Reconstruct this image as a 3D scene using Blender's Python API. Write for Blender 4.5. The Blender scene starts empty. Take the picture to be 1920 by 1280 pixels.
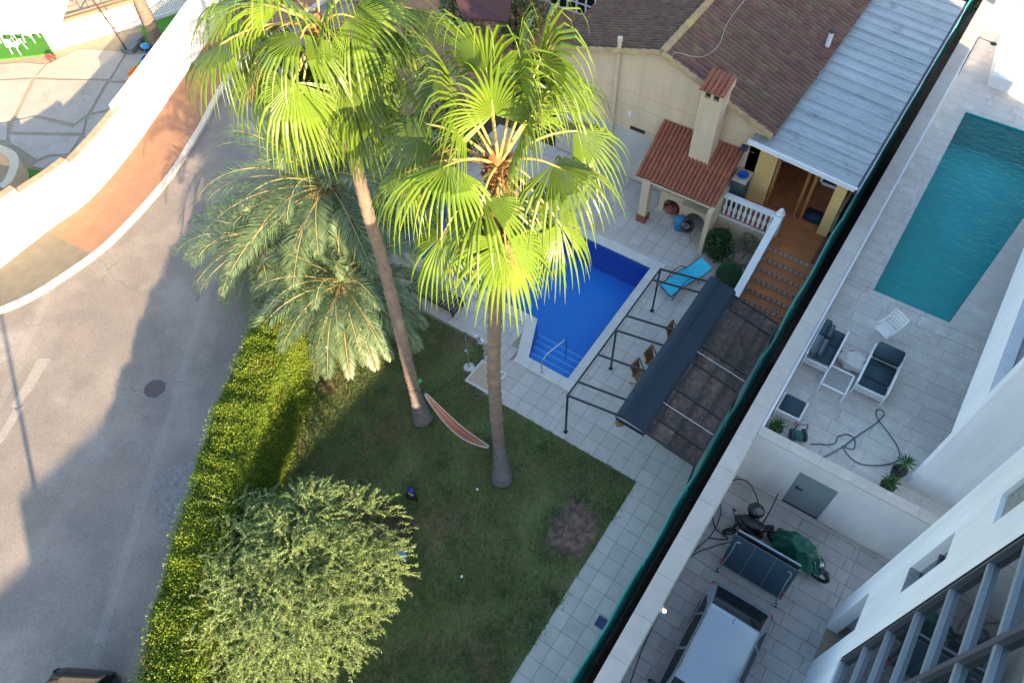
import bpy, bmesh, math, random
import numpy as np
from mathutils import Vector, Matrix, noise as mnoise
rnd = random.Random(7)
rng = np.random.default_rng(7)
scn = bpy.context.scene
COL = scn.collection
PI = math.pi

# ------------------------------------------------------------------ camera
F, P, RO, YA, H = 1390., math.radians(54.91), math.radians(3.15), math.radians(36.9), 22.0
def cam_matrix():
    c, s = math.cos(P), math.sin(P)
    r = np.array([1, 0, 0.]); f = np.array([0, c, -s]); d = np.array([0, -s, -c])
    cr, sr = math.cos(RO), math.sin(RO)
    M = np.array([cr*r+sr*d, -sr*r+cr*d, f])
    W = np.array([[math.cos(YA), -math.sin(YA), 0], [math.sin(YA), math.cos(YA), 0], [0, 0, 1]])
    return M @ W.T
CM = cam_matrix()
cam_d = bpy.data.cameras.new('camera'); cam = bpy.data.objects.new('camera', cam_d); COL.objects.link(cam)
cam_d.sensor_width = 36; cam_d.lens = F/1920*36; cam_d.clip_end = 2000; cam_d.clip_start = 0.3
cam.matrix_world = Matrix(((CM[0][0], -CM[1][0], -CM[2][0], 0), (CM[0][1], -CM[1][1], -CM[2][1], 0),
                           (CM[0][2], -CM[1][2], -CM[2][2], H), (0, 0, 0, 1)))
scn.camera = cam
def _ray(x, y):
    return CM.T @ np.array([(x-960)/F, (y-640)/F, 1.])
def G(x, y, z=0.):
    d = _ray(x, y); t = (z-H)/d[2]; return Vector((d[0]*t, d[1]*t, z))
def GX(x, y, X):
    d = _ray(x, y); t = X/d[0]; return Vector((X, d[1]*t, H+d[2]*t))
def GY(x, y, Y):
    d = _ray(x, y); t = Y/d[1]; return Vector((d[0]*t, Y, H+d[2]*t))

# ------------------------------------------------------------------ light
SAZ, SEL = math.radians(-63.5), math.radians(16.2)      # where the shadows fall, height of the sun
world = bpy.data.worlds.new('World'); scn.world = world; world.use_nodes = True
wn = world.node_tree
sky = wn.nodes.new('ShaderNodeTexSky'); sky.sky_type = 'NISHITA'; sky.sun_disc = False
sky.sun_elevation = SEL; sky.sun_rotation = SAZ + PI; sky.air_density = 1.1; sky.dust_density = 1.0; sky.ozone_density = 1.0
tint = wn.nodes.new('ShaderNodeMix'); tint.data_type = 'RGBA'; tint.blend_type = 'MULTIPLY'; tint.inputs['Factor'].default_value = 1; tint.inputs['B'].default_value = (1.0, 1.0, 1.0, 1)
wn.links.new(sky.outputs[0], tint.inputs['A']); wn.links.new(tint.outputs['Result'], wn.nodes['Background'].inputs[0]); wn.nodes['Background'].inputs[1].default_value = 0.13
sun_d = bpy.data.lights.new('sun', 'SUN'); sun_d.energy = 5.0; sun_d.angle = math.radians(0.55); sun_d.color = (1, .75, .46)
sun = bpy.data.objects.new('sun', sun_d); COL.objects.link(sun)
sun.rotation_euler = Vector((math.sin(SAZ)*math.cos(SEL), math.cos(SAZ)*math.cos(SEL), -math.sin(SEL))).to_track_quat('-Z', 'Y').to_euler()
sun.location = (30, -15, 40)
scn.view_settings.view_transform = 'Standard'; scn.view_settings.look = 'None'
scn.view_settings.exposure = 2.0; scn.view_settings.gamma = 1.0

# ------------------------------------------------------------------ materials
MATS = {}
def mat(name, c1, c2=None, rough=.8, scale=3., bump=0., bscale=None, metal=0., spec=.5, rand=0., island=0., trans=0.,
        patch=None, pscale=.4, pthr=.55, detail=6, alpha=None, emit=None):
    """noise mix of c1..c2, optional stain patches, per-object / per-island brightness, translucency for leaves"""
    if name in MATS: return MATS[name]
    m = bpy.data.materials.new(name); m.use_nodes = True; MATS[name] = m
    nt = m.node_tree; N = nt.nodes; L = nt.links; b = N['Principled BSDF']; out = N['Material Output']
    geo = N.new('ShaderNodeNewGeometry')
    c2 = c2 or tuple(x*.75 for x in c1)
    nz = N.new('ShaderNodeTexNoise'); nz.inputs['Scale'].default_value = scale; nz.inputs['Detail'].default_value = detail; nz.inputs['Roughness'].default_value = .65
    L.new(geo.outputs['Position'], nz.inputs['Vector'])
    rp = N.new('ShaderNodeValToRGB'); rp.color_ramp.elements[0].position = .32; rp.color_ramp.elements[1].position = .68
    rp.color_ramp.elements[0].color = (*c1, 1); rp.color_ramp.elements[1].color = (*c2, 1)
    L.new(nz.outputs[0], rp.inputs[0]); col = rp.outputs[0]
    if patch:
        n2 = N.new('ShaderNodeTexNoise'); n2.inputs['Scale'].default_value = pscale; n2.inputs['Detail'].default_value = 5; n2.inputs['Roughness'].default_value = .6
        L.new(geo.outputs['Position'], n2.inputs['Vector'])
        r2 = N.new('ShaderNodeValToRGB'); r2.color_ramp.elements[0].position = pthr; r2.color_ramp.elements[1].position = pthr+.14
        L.new(n2.outputs[0], r2.inputs[0])
        mx = N.new('ShaderNodeMix'); mx.data_type = 'RGBA'; L.new(r2.outputs[0], mx.inputs['Factor']); L.new(col, mx.inputs['A']); mx.inputs['B'].default_value = (*patch, 1); col = mx.outputs['Result']
    if rand or island:
        src = geo.outputs['Random Per Island'] if island else N.new('ShaderNodeObjectInfo').outputs['Random']
        a = island or rand
        mr = N.new('ShaderNodeMapRange'); mr.inputs['To Min'].default_value = 1-a; mr.inputs['To Max'].default_value = 1+a; L.new(src, mr.inputs[0])
        hv = N.new('ShaderNodeHueSaturation'); L.new(mr.outputs[0], hv.inputs['Value']); L.new(col, hv.inputs['Color']); col = hv.outputs[0]
        if island:
            m2 = N.new('ShaderNodeMapRange'); m2.inputs['To Min'].default_value = .47; m2.inputs['To Max'].default_value = .53
            w = N.new('ShaderNodeMath'); w.operation = 'FRACT'; w2 = N.new('ShaderNodeMath'); w2.operation = 'MULTIPLY'; w2.inputs[1].default_value = 37.7
            L.new(src, w2.inputs[0]); L.new(w2.outputs[0], w.inputs[0]); L.new(w.outputs[0], m2.inputs[0]); L.new(m2.outputs[0], hv.inputs['Hue'])
    L.new(col, b.inputs['Base Color'])
    b.inputs['Roughness'].default_value = rough; b.inputs['Metallic'].default_value = metal; b.inputs['Specular IOR Level'].default_value = spec
    if bump:
        n3 = N.new('ShaderNodeTexNoise'); n3.inputs['Scale'].default_value = bscale or scale*6; n3.inputs['Detail'].default_value = 4
        L.new(geo.outputs['Position'], n3.inputs['Vector'])
        bp = N.new('ShaderNodeBump'); bp.inputs['Strength'].default_value = 1; bp.inputs['Distance'].default_value = bump
        L.new(n3.outputs[0], bp.inputs['Height']); L.new(bp.outputs[0], b.inputs['Normal'])
    if trans:
        tr = N.new('ShaderNodeBsdfTranslucent'); L.new(col, tr.inputs['Color']); ms = N.new('ShaderNodeMixShader'); ms.inputs[0].default_value = trans
        L.new(b.outputs[0], ms.inputs[1]); L.new(tr.outputs[0], ms.inputs[2]); L.new(ms.outputs[0], out.inputs[0])
    if alpha is not None:
        tp = N.new('ShaderNodeBsdfTransparent'); ms = N.new('ShaderNodeMixShader'); ms.inputs[0].default_value = alpha
        L.new(tp.outputs[0], ms.inputs[1]); L.new(b.outputs[0], ms.inputs[2]); L.new(ms.outputs[0], out.inputs[0])
    if emit:
        b.inputs['Emission Color'].default_value = (*emit[0], 1); b.inputs['Emission Strength'].default_value = emit[1]
    return m
def water_mat(name, tint, bump, scale, gloss_col=(1, 1, 1)):
    m = bpy.data.materials.new(name); m.use_nodes = True; nt = m.node_tree; N = nt.nodes; L = nt.links
    N.remove(N['Principled BSDF']); out = N['Material Output']
    geo = N.new('ShaderNodeNewGeometry')
    mp = N.new('ShaderNodeMapping'); mp.inputs['Rotation'].default_value = (0, 0, .6); mp.inputs['Scale'].default_value = (1, 2.2, 1); L.new(geo.outputs['Position'], mp.inputs[0])
    nz = N.new('ShaderNodeTexNoise'); nz.inputs['Scale'].default_value = scale; nz.inputs['Detail'].default_value = 3; nz.inputs['Distortion'].default_value = .6; L.new(mp.outputs[0], nz.inputs['Vector'])
    bp = N.new('ShaderNodeBump'); bp.inputs['Distance'].default_value = bump; bp.inputs['Strength'].default_value = 1; L.new(nz.outputs[0], bp.inputs['Height'])
    fr = N.new('ShaderNodeFresnel'); fr.inputs[0].default_value = 1.33; L.new(bp.outputs[0], fr.inputs['Normal'])
    tp = N.new('ShaderNodeBsdfTransparent'); tp.inputs[0].default_value = (*tint, 1)
    gl = N.new('ShaderNodeBsdfGlossy'); gl.inputs['Roughness'].default_value = .03; L.new(bp.outputs[0], gl.inputs['Normal'])
    ms = N.new('ShaderNodeMixShader'); L.new(fr.outputs[0], ms.inputs[0]); L.new(tp.outputs[0], ms.inputs[1]); L.new(gl.outputs[0], ms.inputs[2]); L.new(ms.outputs[0], out.inputs[0])
    return m
def add_speckle(m, scale, amt, stretch=None, detail=3):
    """multiply the base colour by fine noise (grain) or by noise stretched downwards (rain streaks)"""
    nt = m.node_tree; N = nt.nodes; L = nt.links; b = N['Principled BSDF']; src = b.inputs['Base Color'].links[0].from_socket
    geo = N.new('ShaderNodeNewGeometry'); vec = geo.outputs['Position']
    if stretch: mp = N.new('ShaderNodeMapping'); mp.inputs['Scale'].default_value = stretch; L.new(vec, mp.inputs[0]); vec = mp.outputs[0]
    nz = N.new('ShaderNodeTexNoise'); nz.inputs['Scale'].default_value = scale; nz.inputs['Detail'].default_value = detail; nz.inputs['Roughness'].default_value = .7; L.new(vec, nz.inputs['Vector'])
    mr = N.new('ShaderNodeMapRange'); mr.inputs['From Min'].default_value = .3; mr.inputs['From Max'].default_value = .7; mr.inputs['To Min'].default_value = 1-amt; mr.inputs['To Max'].default_value = 1+amt*.6; L.new(nz.outputs[0], mr.inputs[0])
    hv = N.new('ShaderNodeHueSaturation'); L.new(mr.outputs[0], hv.inputs['Value']); L.new(src, hv.inputs['Color']); L.new(hv.outputs[0], b.inputs['Base Color'])
def add_cracks(m, scale, width, dark):
    nt = m.node_tree; N = nt.nodes; L = nt.links; b = N['Principled BSDF']; src = b.inputs['Base Color'].links[0].from_socket
    geo = N.new('ShaderNodeNewGeometry'); nz = N.new('ShaderNodeTexNoise'); nz.inputs['Scale'].default_value = 1.3; nz.inputs['Detail'].default_value = 4; L.new(geo.outputs['Position'], nz.inputs['Vector'])
    mx = N.new('ShaderNodeMix'); mx.data_type = 'RGBA'; mx.blend_type = 'LINEAR_LIGHT'; mx.inputs['Factor'].default_value = .5; L.new(geo.outputs['Position'], mx.inputs['A']); L.new(nz.outputs[1], mx.inputs['B'])
    vo = N.new('ShaderNodeTexVoronoi'); vo.feature = 'DISTANCE_TO_EDGE'; vo.inputs['Scale'].default_value = scale; L.new(mx.outputs['Result'], vo.inputs['Vector'])
    n2 = N.new('ShaderNodeTexNoise'); n2.inputs['Scale'].default_value = .35; L.new(geo.outputs['Position'], n2.inputs['Vector'])
    gate = N.new('ShaderNodeMapRange'); gate.inputs['From Min'].default_value = .5; gate.inputs['From Max'].default_value = .6; L.new(n2.outputs[0], gate.inputs[0])
    ls = N.new('ShaderNodeMath'); ls.operation = 'LESS_THAN'; ls.inputs[1].default_value = width; L.new(vo.outputs['Distance'], ls.inputs[0])
    mu = N.new('ShaderNodeMath'); mu.operation = 'MULTIPLY'; L.new(ls.outputs[0], mu.inputs[0]); L.new(gate.outputs[0], mu.inputs[1])
    m2 = N.new('ShaderNodeMix'); m2.data_type = 'RGBA'; L.new(mu.outputs[0], m2.inputs['Factor']); L.new(src, m2.inputs['A']); m2.inputs['B'].default_value = (*dark, 1); L.new(m2.outputs['Result'], b.inputs['Base Color'])
def add_bands(m, color, direction, scale, width, mixv=1.0, dist=0.):
    """thin lines of another colour across a surface (seams, worn tracks) by position"""
    nt = m.node_tree; N = nt.nodes; L = nt.links; b = N['Principled BSDF']
    lk = b.inputs['Base Color'].links[0]; src = lk.from_socket
    geo = N.new('ShaderNodeNewGeometry'); d = N.new('ShaderNodeVectorMath'); d.operation = 'DOT_PRODUCT'; d.inputs[1].default_value = direction; L.new(geo.outputs['Position'], d.inputs[0])
    val = d.outputs['Value']
    if dist:
        nz = N.new('ShaderNodeTexNoise'); nz.inputs['Scale'].default_value = .5; L.new(geo.outputs['Position'], nz.inputs['Vector'])
        mm = N.new('ShaderNodeMath'); mm.operation = 'MULTIPLY_ADD'; mm.inputs[1].default_value = dist; L.new(nz.outputs[0], mm.inputs[0]); L.new(val, mm.inputs[2]); val = mm.outputs[0]
    mu = N.new('ShaderNodeMath'); mu.operation = 'MULTIPLY'; mu.inputs[1].default_value = scale; L.new(val, mu.inputs[0])
    fr = N.new('ShaderNodeMath'); fr.operation = 'FRACT'; L.new(mu.outputs[0], fr.inputs[0])
    ls = N.new('ShaderNodeMath'); ls.operation = 'LESS_THAN'; ls.inputs[1].default_value = width; L.new(fr.outputs[0], ls.inputs[0])
    mv = N.new('ShaderNodeMath'); mv.operation = 'MULTIPLY'; mv.inputs[1].default_value = mixv; L.new(ls.outputs[0], mv.inputs[0])
    mx = N.new('ShaderNodeMix'); mx.data_type = 'RGBA'; L.new(mv.outputs[0], mx.inputs['Factor']); L.new(src, mx.inputs['A']); mx.inputs['B'].default_value = (*color, 1)
    L.new(mx.outputs['Result'], b.inputs['Base Color'])

# ------------------------------------------------------------------ mesh helpers
class MB:
    def __init__(s): s.v = []; s.f = []
    def add(s, vs, fs):
        n = len(s.v); s.v += [tuple(v) for v in vs]; s.f += [tuple(i+n for i in f) for f in fs]; return s
    def box(s, x0, x1, y0, y1, z0, z1):
        return s.add([(x0, y0, z0), (x1, y0, z0), (x1, y1, z0), (x0, y1, z0), (x0, y0, z1), (x1, y0, z1), (x1, y1, z1), (x0, y1, z1)],
                     [(3, 2, 1, 0), (4, 5, 6, 7), (0, 1, 5, 4), (1, 2, 6, 5), (2, 3, 7, 6), (3, 0, 4, 7)])
    def bar(s, a, b, w, h=None, up=(0, 0, 1)):
        """box section from a to b, w wide, h deep (centred)"""
        a = Vector(a); b = Vector(b); h = h or w; d = (b-a).normalized(); u = Vector(up)
        if abs(d.dot(u)) > .98: u = Vector((1, 0, 0))
        x = d.cross(u).normalized()*w/2; y = x.cross(d).normalized()*h/2
        return s.add([a-x-y, a+x-y, a+x+y, a-x+y, b-x-y, b+x-y, b+x+y, b-x+y], [(3, 2, 1, 0), (4, 5, 6, 7), (0, 1, 5, 4), (1, 2, 6, 5), (2, 3, 7, 6), (3, 0, 4, 7)])
    def tube(s, pts, r, n=8, cap=True):
        pts = [Vector(p) for p in pts]; rs = r if isinstance(r, (list, tuple)) else [r]*len(pts)
        base = len(s.v); x = None
        for i, p in enumerate(pts):
            d = (pts[min(i+1, len(pts)-1)]-pts[max(i-1, 0)])
            d = d.normalized() if d.length > 1e-9 else Vector((0, 0, 1))
            if x is None: x = d.orthogonal().normalized()
            x = (x-d*x.dot(d)); x = x.normalized() if x.length > 1e-6 else d.orthogonal().normalized()
            y = d.cross(x)
            for k in range(n):
                a = 2*PI*k/n; s.v.append(tuple(p+(x*math.cos(a)+y*math.sin(a))*rs[i]))
        for i in range(len(pts)-1):
            for k in range(n):
                a = base+i*n+k; b = base+i*n+(k+1) % n; s.f.append((a, b, b+n, a+n))
        if cap:
            s.f.append(tuple(base+k for k in range(n))[::-1]); s.f.append(tuple(base+(len(pts)-1)*n+k for k in range(n)))
        return s
    def lathe(s, prof, c=(0, 0, 0), n=16):
        base = len(s.v)
        for r, z in prof:
            for k in range(n):
                a = 2*PI*k/n; s.v.append((c[0]+r*math.cos(a), c[1]+r*math.sin(a), c[2]+z))
        for i in range(len(prof)-1):
            for k in range(n):
                a = base+i*n+k; b = base+i*n+(k+1) % n; s.f.append((a, b, b+n, a+n))
        s.f.append(tuple(base+k for k in range(n))[::-1]); s.f.append(tuple(base+(len(prof)-1)*n+k for k in range(n)))
        return s
    def prism(s, pts, z0, z1):
        n = len(pts); A = sum(pts[i][0]*pts[(i+1) % n][1]-pts[(i+1) % n][0]*pts[i][1] for i in range(n))
        if A < 0: pts = list(pts)[::-1]
        vs = [(p[0], p[1], z0) for p in pts]+[(p[0], p[1], z1) for p in pts]
        return s.add(vs, [tuple(range(n))[::-1], tuple(range(n, 2*n))]+[(i, (i+1) % n, n+(i+1) % n, n+i) for i in range(n)])
    def grid(s, nu, nv, fn, closed=False):
        base = len(s.v)
        for i in range(nu):
            for j in range(nv): s.v.append(tuple(fn(i/(nu-1), j/(nv-1))))
        for i in range(nu-1):
            for j in range(nv-1):
                a = base+i*nv+j; s.f.append((a, a+nv, a+nv+1, a+1))
        return s
    def strip(s, left, right):
        n = len(left); base = len(s.v)
        for a, b in zip(left, right): s.v += [tuple(a), tuple(b)]
        for i in range(n-1): s.f.append((base+2*i, base+2*i+1, base+2*i+3, base+2*i+2))
        return s
    def blob(s, c, r, seed=0, amp=.25, nu=18, nv=12, fr=1.6, zmin=None):
        o = Vector((seed*7.3, seed*3.1, seed*1.7)); base = len(s.v)
        for i in range(nv+1):
            th = PI*i/nv
            for k in range(nu):
                ph = 2*PI*k/nu; d = Vector((math.sin(th)*math.cos(ph), math.sin(th)*math.sin(ph), math.cos(th)))
                q = 1+amp*mnoise.noise(d*fr+o)*1.6
                p = [c[j]+d[j]*r[j]*q for j in range(3)]
                if zmin is not None: p[2] = max(p[2], zmin)
                s.v.append(tuple(p))
        for i in range(nv):
            for k in range(nu):
                a = base+i*nu+k; b = base+i*nu+(k+1) % nu; s.f.append((a, a+nu, b+nu, b))
        return s
    def mesh(s, name, m, smooth=False):
        me = bpy.data.meshes.new(name); me.from_pydata(s.v, [], s.f); me.update()
        if m: me.materials.append(MATS[m] if isinstance(m, str) else m)
        if smooth: me.shade_smooth()
        return me
    def build(s, name, m, parent=None, smooth=False, bev=0.):
        me = s.mesh(name, m, smooth)
        if bev: bevel_mesh(me, bev)
        return put(name, me, parent)
def bevel_mesh(me, w, seg=2):
    bm = bmesh.new(); bm.from_mesh(me); bmesh.ops.remove_doubles(bm, verts=bm.verts, dist=1e-5)
    bmesh.ops.bevel(bm, geom=[e for e in bm.edges if len(e.link_faces) == 2 and e.calc_face_angle() > .5], offset=w, segments=seg, affect='EDGES', clamp_overlap=True)
    bm.to_mesh(me); bm.free(); me.update()
ROOT = {}
def put(name, me, parent=None, loc=None, rot=None, scale=None):
    """link a mesh object; loc is a world position, also under a parent"""
    o = bpy.data.objects.new(name, me); COL.objects.link(o)
    if loc is not None: o.location = loc
    if rot is not None: o.rotation_euler = rot if isinstance(rot, (tuple, list)) else (0, 0, rot)
    if scale is not None: o.scale = scale
    if parent is not None:
        o.parent = parent; o.matrix_parent_inverse = ROOT[parent.name]
    ROOT[o.name] = o.matrix_basis.inverted()
    return o
def tag(o, label, cat, group=None):
    o['label'] = label; o['category'] = cat
    if group: o['group'] = group
    return o
def thing(name, label, cat, loc=(0, 0, 0), group=None):
    o = bpy.data.objects.new(name, None); COL.objects.link(o); o.location = loc; o.empty_display_size = .3
    ROOT[o.name] = Matrix.Translation(-Vector(loc)); return tag(o, label, cat, group)
def struct(name, mb, m, smooth=False):
    o = mb.build(name, m, None, smooth); o['kind'] = 'structure'; return o
def stuff(o): o['kind'] = 'stuff'; return o
def quads_obj(name, V, m, parent=None, loc=None):
    """V: (N,4,3) numpy array of separate quads"""
    n = len(V); me = bpy.data.meshes.new(name); me.vertices.add(n*4); me.vertices.foreach_set('co', np.ascontiguousarray(V, dtype=np.float32).ravel())
    me.loops.add(n*4); me.loops.foreach_set('vertex_index', np.arange(n*4, dtype=np.int32))
    me.polygons.add(n); me.polygons.foreach_set('loop_start', np.arange(0, n*4, 4, dtype=np.int32))
    me.update(calc_edges=True); me.materials.append(MATS[m]); return put(name, me, parent, loc)
def leaf_quads(C, D, L, W, up=None):
    """rhombic leaves at C along D (unit) with length L, width W, random roll"""
    n = len(C); R = rng.normal(size=(n, 3)) if up is None else up+rng.normal(size=(n, 3))*.35
    S = np.cross(D, R); S /= np.linalg.norm(S, axis=1)[:, None]+1e-9
    L = np.broadcast_to(L, (n,))[:, None]; W = np.broadcast_to(W, (n,))[:, None]
    return np.stack([C, C+D*L*.45+S*W/2, C+D*L, C+D*L*.45-S*W/2], 1)
def unit(a): return a/(np.linalg.norm(a, axis=1)[:, None]+1e-9)
def lerp(a, b, t): return a+(b-a)*t
def resample(pts, n):
    pts = [Vector(p) for p in pts]; d = [0]
    for a, b in zip(pts, pts[1:]): d.append(d[-1]+(b-a).length)
    out = []
    for i in range(n):
        t = d[-1]*i/(n-1); k = 0
        while k < len(d)-2 and d[k+1] < t: k += 1
        out.append(pts[k].lerp(pts[k+1], (t-d[k])/max(d[k+1]-d[k], 1e-9)))
    return out
def smooth_curve(pts, n=40):
    pts = [Vector(p) for p in pts]; q = [pts[0]*2-pts[1]]+pts+[pts[-1]*2-pts[-2]]; out = []
    m = len(pts)-1
    for i in range(n):
        t = m*i/(n-1); k = min(int(t), m-1); f = t-k; a, b, c, d = q[k:k+4]
        out.append(.5*((2*b)+(-a+c)*f+(2*a-5*b+4*c-d)*f*f+(-a+3*b-3*c+d)*f**3))
    return out

# palette ------------------------------------------------------------------
mat('asphalt', (.275, .235, .205), (.215, .188, .17), .9, .7, .004, 90, patch=(.32, .28, .245), pscale=.25, pthr=.5)
add_bands(MATS['asphalt'], (.40, .37, .34), (.83, .56, 0), .16, .05, .2, dist=.5)
mat('asphalt_patch', (0.15, 0.15, 0.15), (0.3, 0.285, 0.27), .95, 6, .012, 40)
mat('soil', (.07, .05, .035), (.035, .026, .02), 1, 3, .03, 12)
mat('grass', (.11, .175, .045), (.175, .17, .07), 1, 1.8, .06, 22, patch=(.20, .145, .075), pscale=.6, pthr=.52)
mat('grass_blade', (.085, .17, .045), (.19, .19, .07), .9, .8, island=.45, trans=.25)
mat('bare_soil', (.16, .10, .07), (.08, .045, .035), 1, 3, .03, 9)
mat('fake_turf', (.06, .26, .02), (.045, .20, .015), .9, 5, .01, 60)
mat('concrete', (.47, .42, .37), (.40, .36, .32), .9, 1.2, .004, 40, patch=(.36, .32, .27), pscale=.8, pthr=.56, rand=.05)
mat('joint', (0.375, 0.3125, 0.225), (0.3, 0.25, 0.1875), 1, 3)
mat('kerb', (.62, .58, .52), (.50, .47, .43), .9, 3, .006, 25)
mat('pavement_orange', (.34, .185, .115), (.27, .15, .095), .95, 2.2, .004, 60)
mat('pavement_grey', (.20, .175, .13), (.15, .135, .11), .95, 2.2, .004, 60)
mat('white_paint', (.80, .79, .77), (.74, .73, .71), .8, .7, .003, 30)
mat('white_trim', (.80, .80, .80), (.72, .72, .73), .55, 3)
mat('coping_tile', (.50, .36, .22), (.38, .27, .17), .85, 4, .01, 30, rand=.1)
mat('coping_stone', (.60, .54, .48), (.52, .465, .415), .8, 3, .004, 30, rand=.04)
mat('patio', (.56, .515, .46), (.48, .445, .405), .75, 2.5, .006, 18, rand=.07, patch=(.47, .35, .26), pscale=.45, pthr=.6)
mat('pool_coping', (.64, .62, .57), (.57, .55, .51), .7, 2, .003, 30, rand=.04)
mat('stone_floor', (.62, .57, .515), (.51, .475, .435), .5, 2.6, .002, 20, rand=.05, patch=(.67, .63, .58), pscale=1.6, pthr=.58)
mat('court_floor', (.45, .435, .415), (.36, .35, .34), .7, 1.5, .003, 20, rand=.07)
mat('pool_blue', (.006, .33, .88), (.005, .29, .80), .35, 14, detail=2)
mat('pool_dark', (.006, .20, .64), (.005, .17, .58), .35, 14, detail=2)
mat('pool_step', (.22, .62, .90), (.18, .55, .85), .35, 10)
mat('pool_teal', (.02, .58, .56), (.018, .50, .50), .5, 1.0)
mat('stucco', (.70, .54, .37), (.62, .47, .315), .9, .6, .004, 40, patch=(.55, .46, .36), pscale=.5, pthr=.56)
mat('stucco_yellow', (.72, .46, .19), (.64, .41, .17), .9, .9, .003, 40)
mat('stucco_grey', (.56, .53, .47), (.47, .44, .40), .9, .8, .004, 40)
mat('roof_tile', (.205, .108, .074), (.14, .077, .055), .9, 2.5, .01, 30, island=.15, patch=(.20, .145, .075), pscale=.8, pthr=.58)
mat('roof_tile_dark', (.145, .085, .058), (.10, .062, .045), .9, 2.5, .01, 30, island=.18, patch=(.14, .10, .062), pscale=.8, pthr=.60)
mat('tile_edge', (0.429, 0.247, 0.143), (0.312, 0.182, 0.117), .9, 3, .01, 30, island=.2, patch=(0.442, 0.325, 0.13), pscale=1.2, pthr=.55)
mat('terracotta', (.33, .105, .055), (.25, .08, .045), .85, 5, .008, 30, rand=.14)
mat('terracotta_end', (.62, .42, .25), (.55, .36, .2), .85, 5, rand=.1)
mat('porch_tile', (.47, .165, .055), (.37, .13, .05), .5, 2.2, .003, 30, rand=.10)
mat('maroon_tile', (0.204, 0.06, 0.042), (0.156, 0.0504, 0.036), .7, 3, .003, 20)
mat('riser_tile', (.50, .47, .42), (.30, .27, .30), .5, 14, detail=2, rand=.1)
mat('blue_tile', (.03, .04, .12), (.05, .05, .15), .4, 8)
mat('metal_roof', (.46, .49, .50), (.37, .40, .42), .45, 1.2, .002, 20, metal=.2, rand=.07, patch=(.22, .24, .25), pscale=.9, pthr=.58)
mat('metal_seam', (.48, .52, .55), (.42, .46, .5), .45, 3, metal=.3)
mat('gutter_dark', (.05, .06, .09), (.04, .05, .07), .6, 3)
mat('black_steel', (.016, .018, .02), (.022, .024, .026), .45, 6, spec=.5)
mat('dark_canopy', (.155, .115, .095), (.08, .062, .053), .8, 5, .004, 30, spec=.2, patch=(.28, .15, .08), pscale=1.6, pthr=.64, rand=.35)
mat('navy_fabric', (.007, .024, .045), (.005, .018, .036), .7, 3, .004, 30)
mat('wood', (.26, .12, .05), (.18, .08, .035), .6, 8, .002, 40, rand=.1)
mat('wood_door', (.38, .15, .045), (.28, .11, .035), .5, 6, rand=.08)
mat('dark_wood', (.045, .024, .018), (.03, .018, .014), .6, 8, rand=.1)
mat('turquoise', (.02, .46, .66), (.02, .40, .58), .6, 6, .001, 50)
mat('chrome', (.55, .57, .6), (.5, .52, .55), .22, 5, metal=1.)
mat('green_mesh', (.022, .26, .22), (.018, .20, .175), .55, 2, .01, 6)
mat('green_tube', (.05, .30, .26), (.04, .25, .22), .45, 4)
mat('bark_palm', (.215, .155, .12), (.13, .098, .08), 1, 5, .02, 14, patch=(.26, .19, .135), pscale=1.2, pthr=.55)
mat('bark_grey', (0.18, 0.156, 0.15), (0.12, 0.1056, 0.102), 1, 5, .02, 14)
mat('bark_tree', (.14, .10, .07), (.08, .06, .045), 1, 6, .02, 20)
mat('fan_leaf', (.145, .225, .019), (.092, .165, .016), .38, 1.3, rand=.3, trans=.27, spec=.45, patch=(.20, .205, .03), pscale=1.1, pthr=.58)
mat('fan_petiole', (.40, .36, .10), (.46, .34, .13), .5, 3, rand=.1)
mat('fan_boot', (.34, .16, .055), (.16, .075, .035), 1, 9, .03, 14)
mat('dry_leaf', (.30, .19, .08), (.22, .13, .05), .9, 4, trans=.2)
mat('date_leaf', (.15, .225, .10), (.10, .165, .08), .42, 2, island=.35, rand=.2, trans=.25, spec=.6)
mat('date_rachis', (.30, .27, .11), (.24, .20, .09), .6, 3)
mat('date_fruit', (.60, .22, .03), (.48, .16, .02), .7, 9)
mat('hedge_leaf', (.175, .255, .018), (.115, .19, .015), .6, .9, island=.4, trans=.3, patch=(.30, .20, .04), pscale=1.5, pthr=.60)
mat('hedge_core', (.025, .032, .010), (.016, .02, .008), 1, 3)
mat('olive_leaf', (.27, .365, .125), (.17, .25, .09), .5, 1.3, island=.42, trans=.3)
mat('shrub_leaf', (0.0308, 0.091, 0.0168), (0.021, 0.07, 0.0168), .4, 4, island=.35, trans=.15)
mat('small_olive_leaf', (.07, .095, .055), (.05, .07, .04), .5, 4, island=.35, trans=.15)
mat('box_leaf', (0.026, 0.1495, 0.0455), (0.0195, 0.117, 0.039), .5, 4, island=.35, trans=.15)
mat('yucca_leaf', (.055, .16, .03), (.04, .12, .025), .4, 4, island=.3, trans=.2)
mat('pot_dark', (.03, .03, .035), (.02, .02, .024), .6, 5)
mat('pot_clay', (.50, .40, .30), (.42, .33, .25), .8, 5)
mat('cream', (.62, .52, .38), (.55, .46, .33), .8, 3)
mat('black_plastic', (.014, .014, .016), (.02, .02, .022), .4, 5)
mat('rubber', (.014, .014, .014), (.02, .02, .02), .8, 8)
mat('blue_plastic', (.01, .10, .55), (.01, .08, .45), .35, 5)
mat('sky_plastic', (.02, .30, .62), (.02, .25, .55), .35, 5)
mat('violet_plastic', (.035, .03, .42), (.03, .025, .36), .4, 5)
mat('orange_plastic', (.80, .21, .01), (.75, .19, .01), .45, 5)
mat('green_plastic', (.04, .42, .10), (.04, .38, .09), .45, 5)
mat('red_plastic', (.55, .04, .03), (.5, .035, .03), .4, 5)
mat('pink', (.60, .05, .16), (.5, .04, .14), .6, 5)
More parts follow.
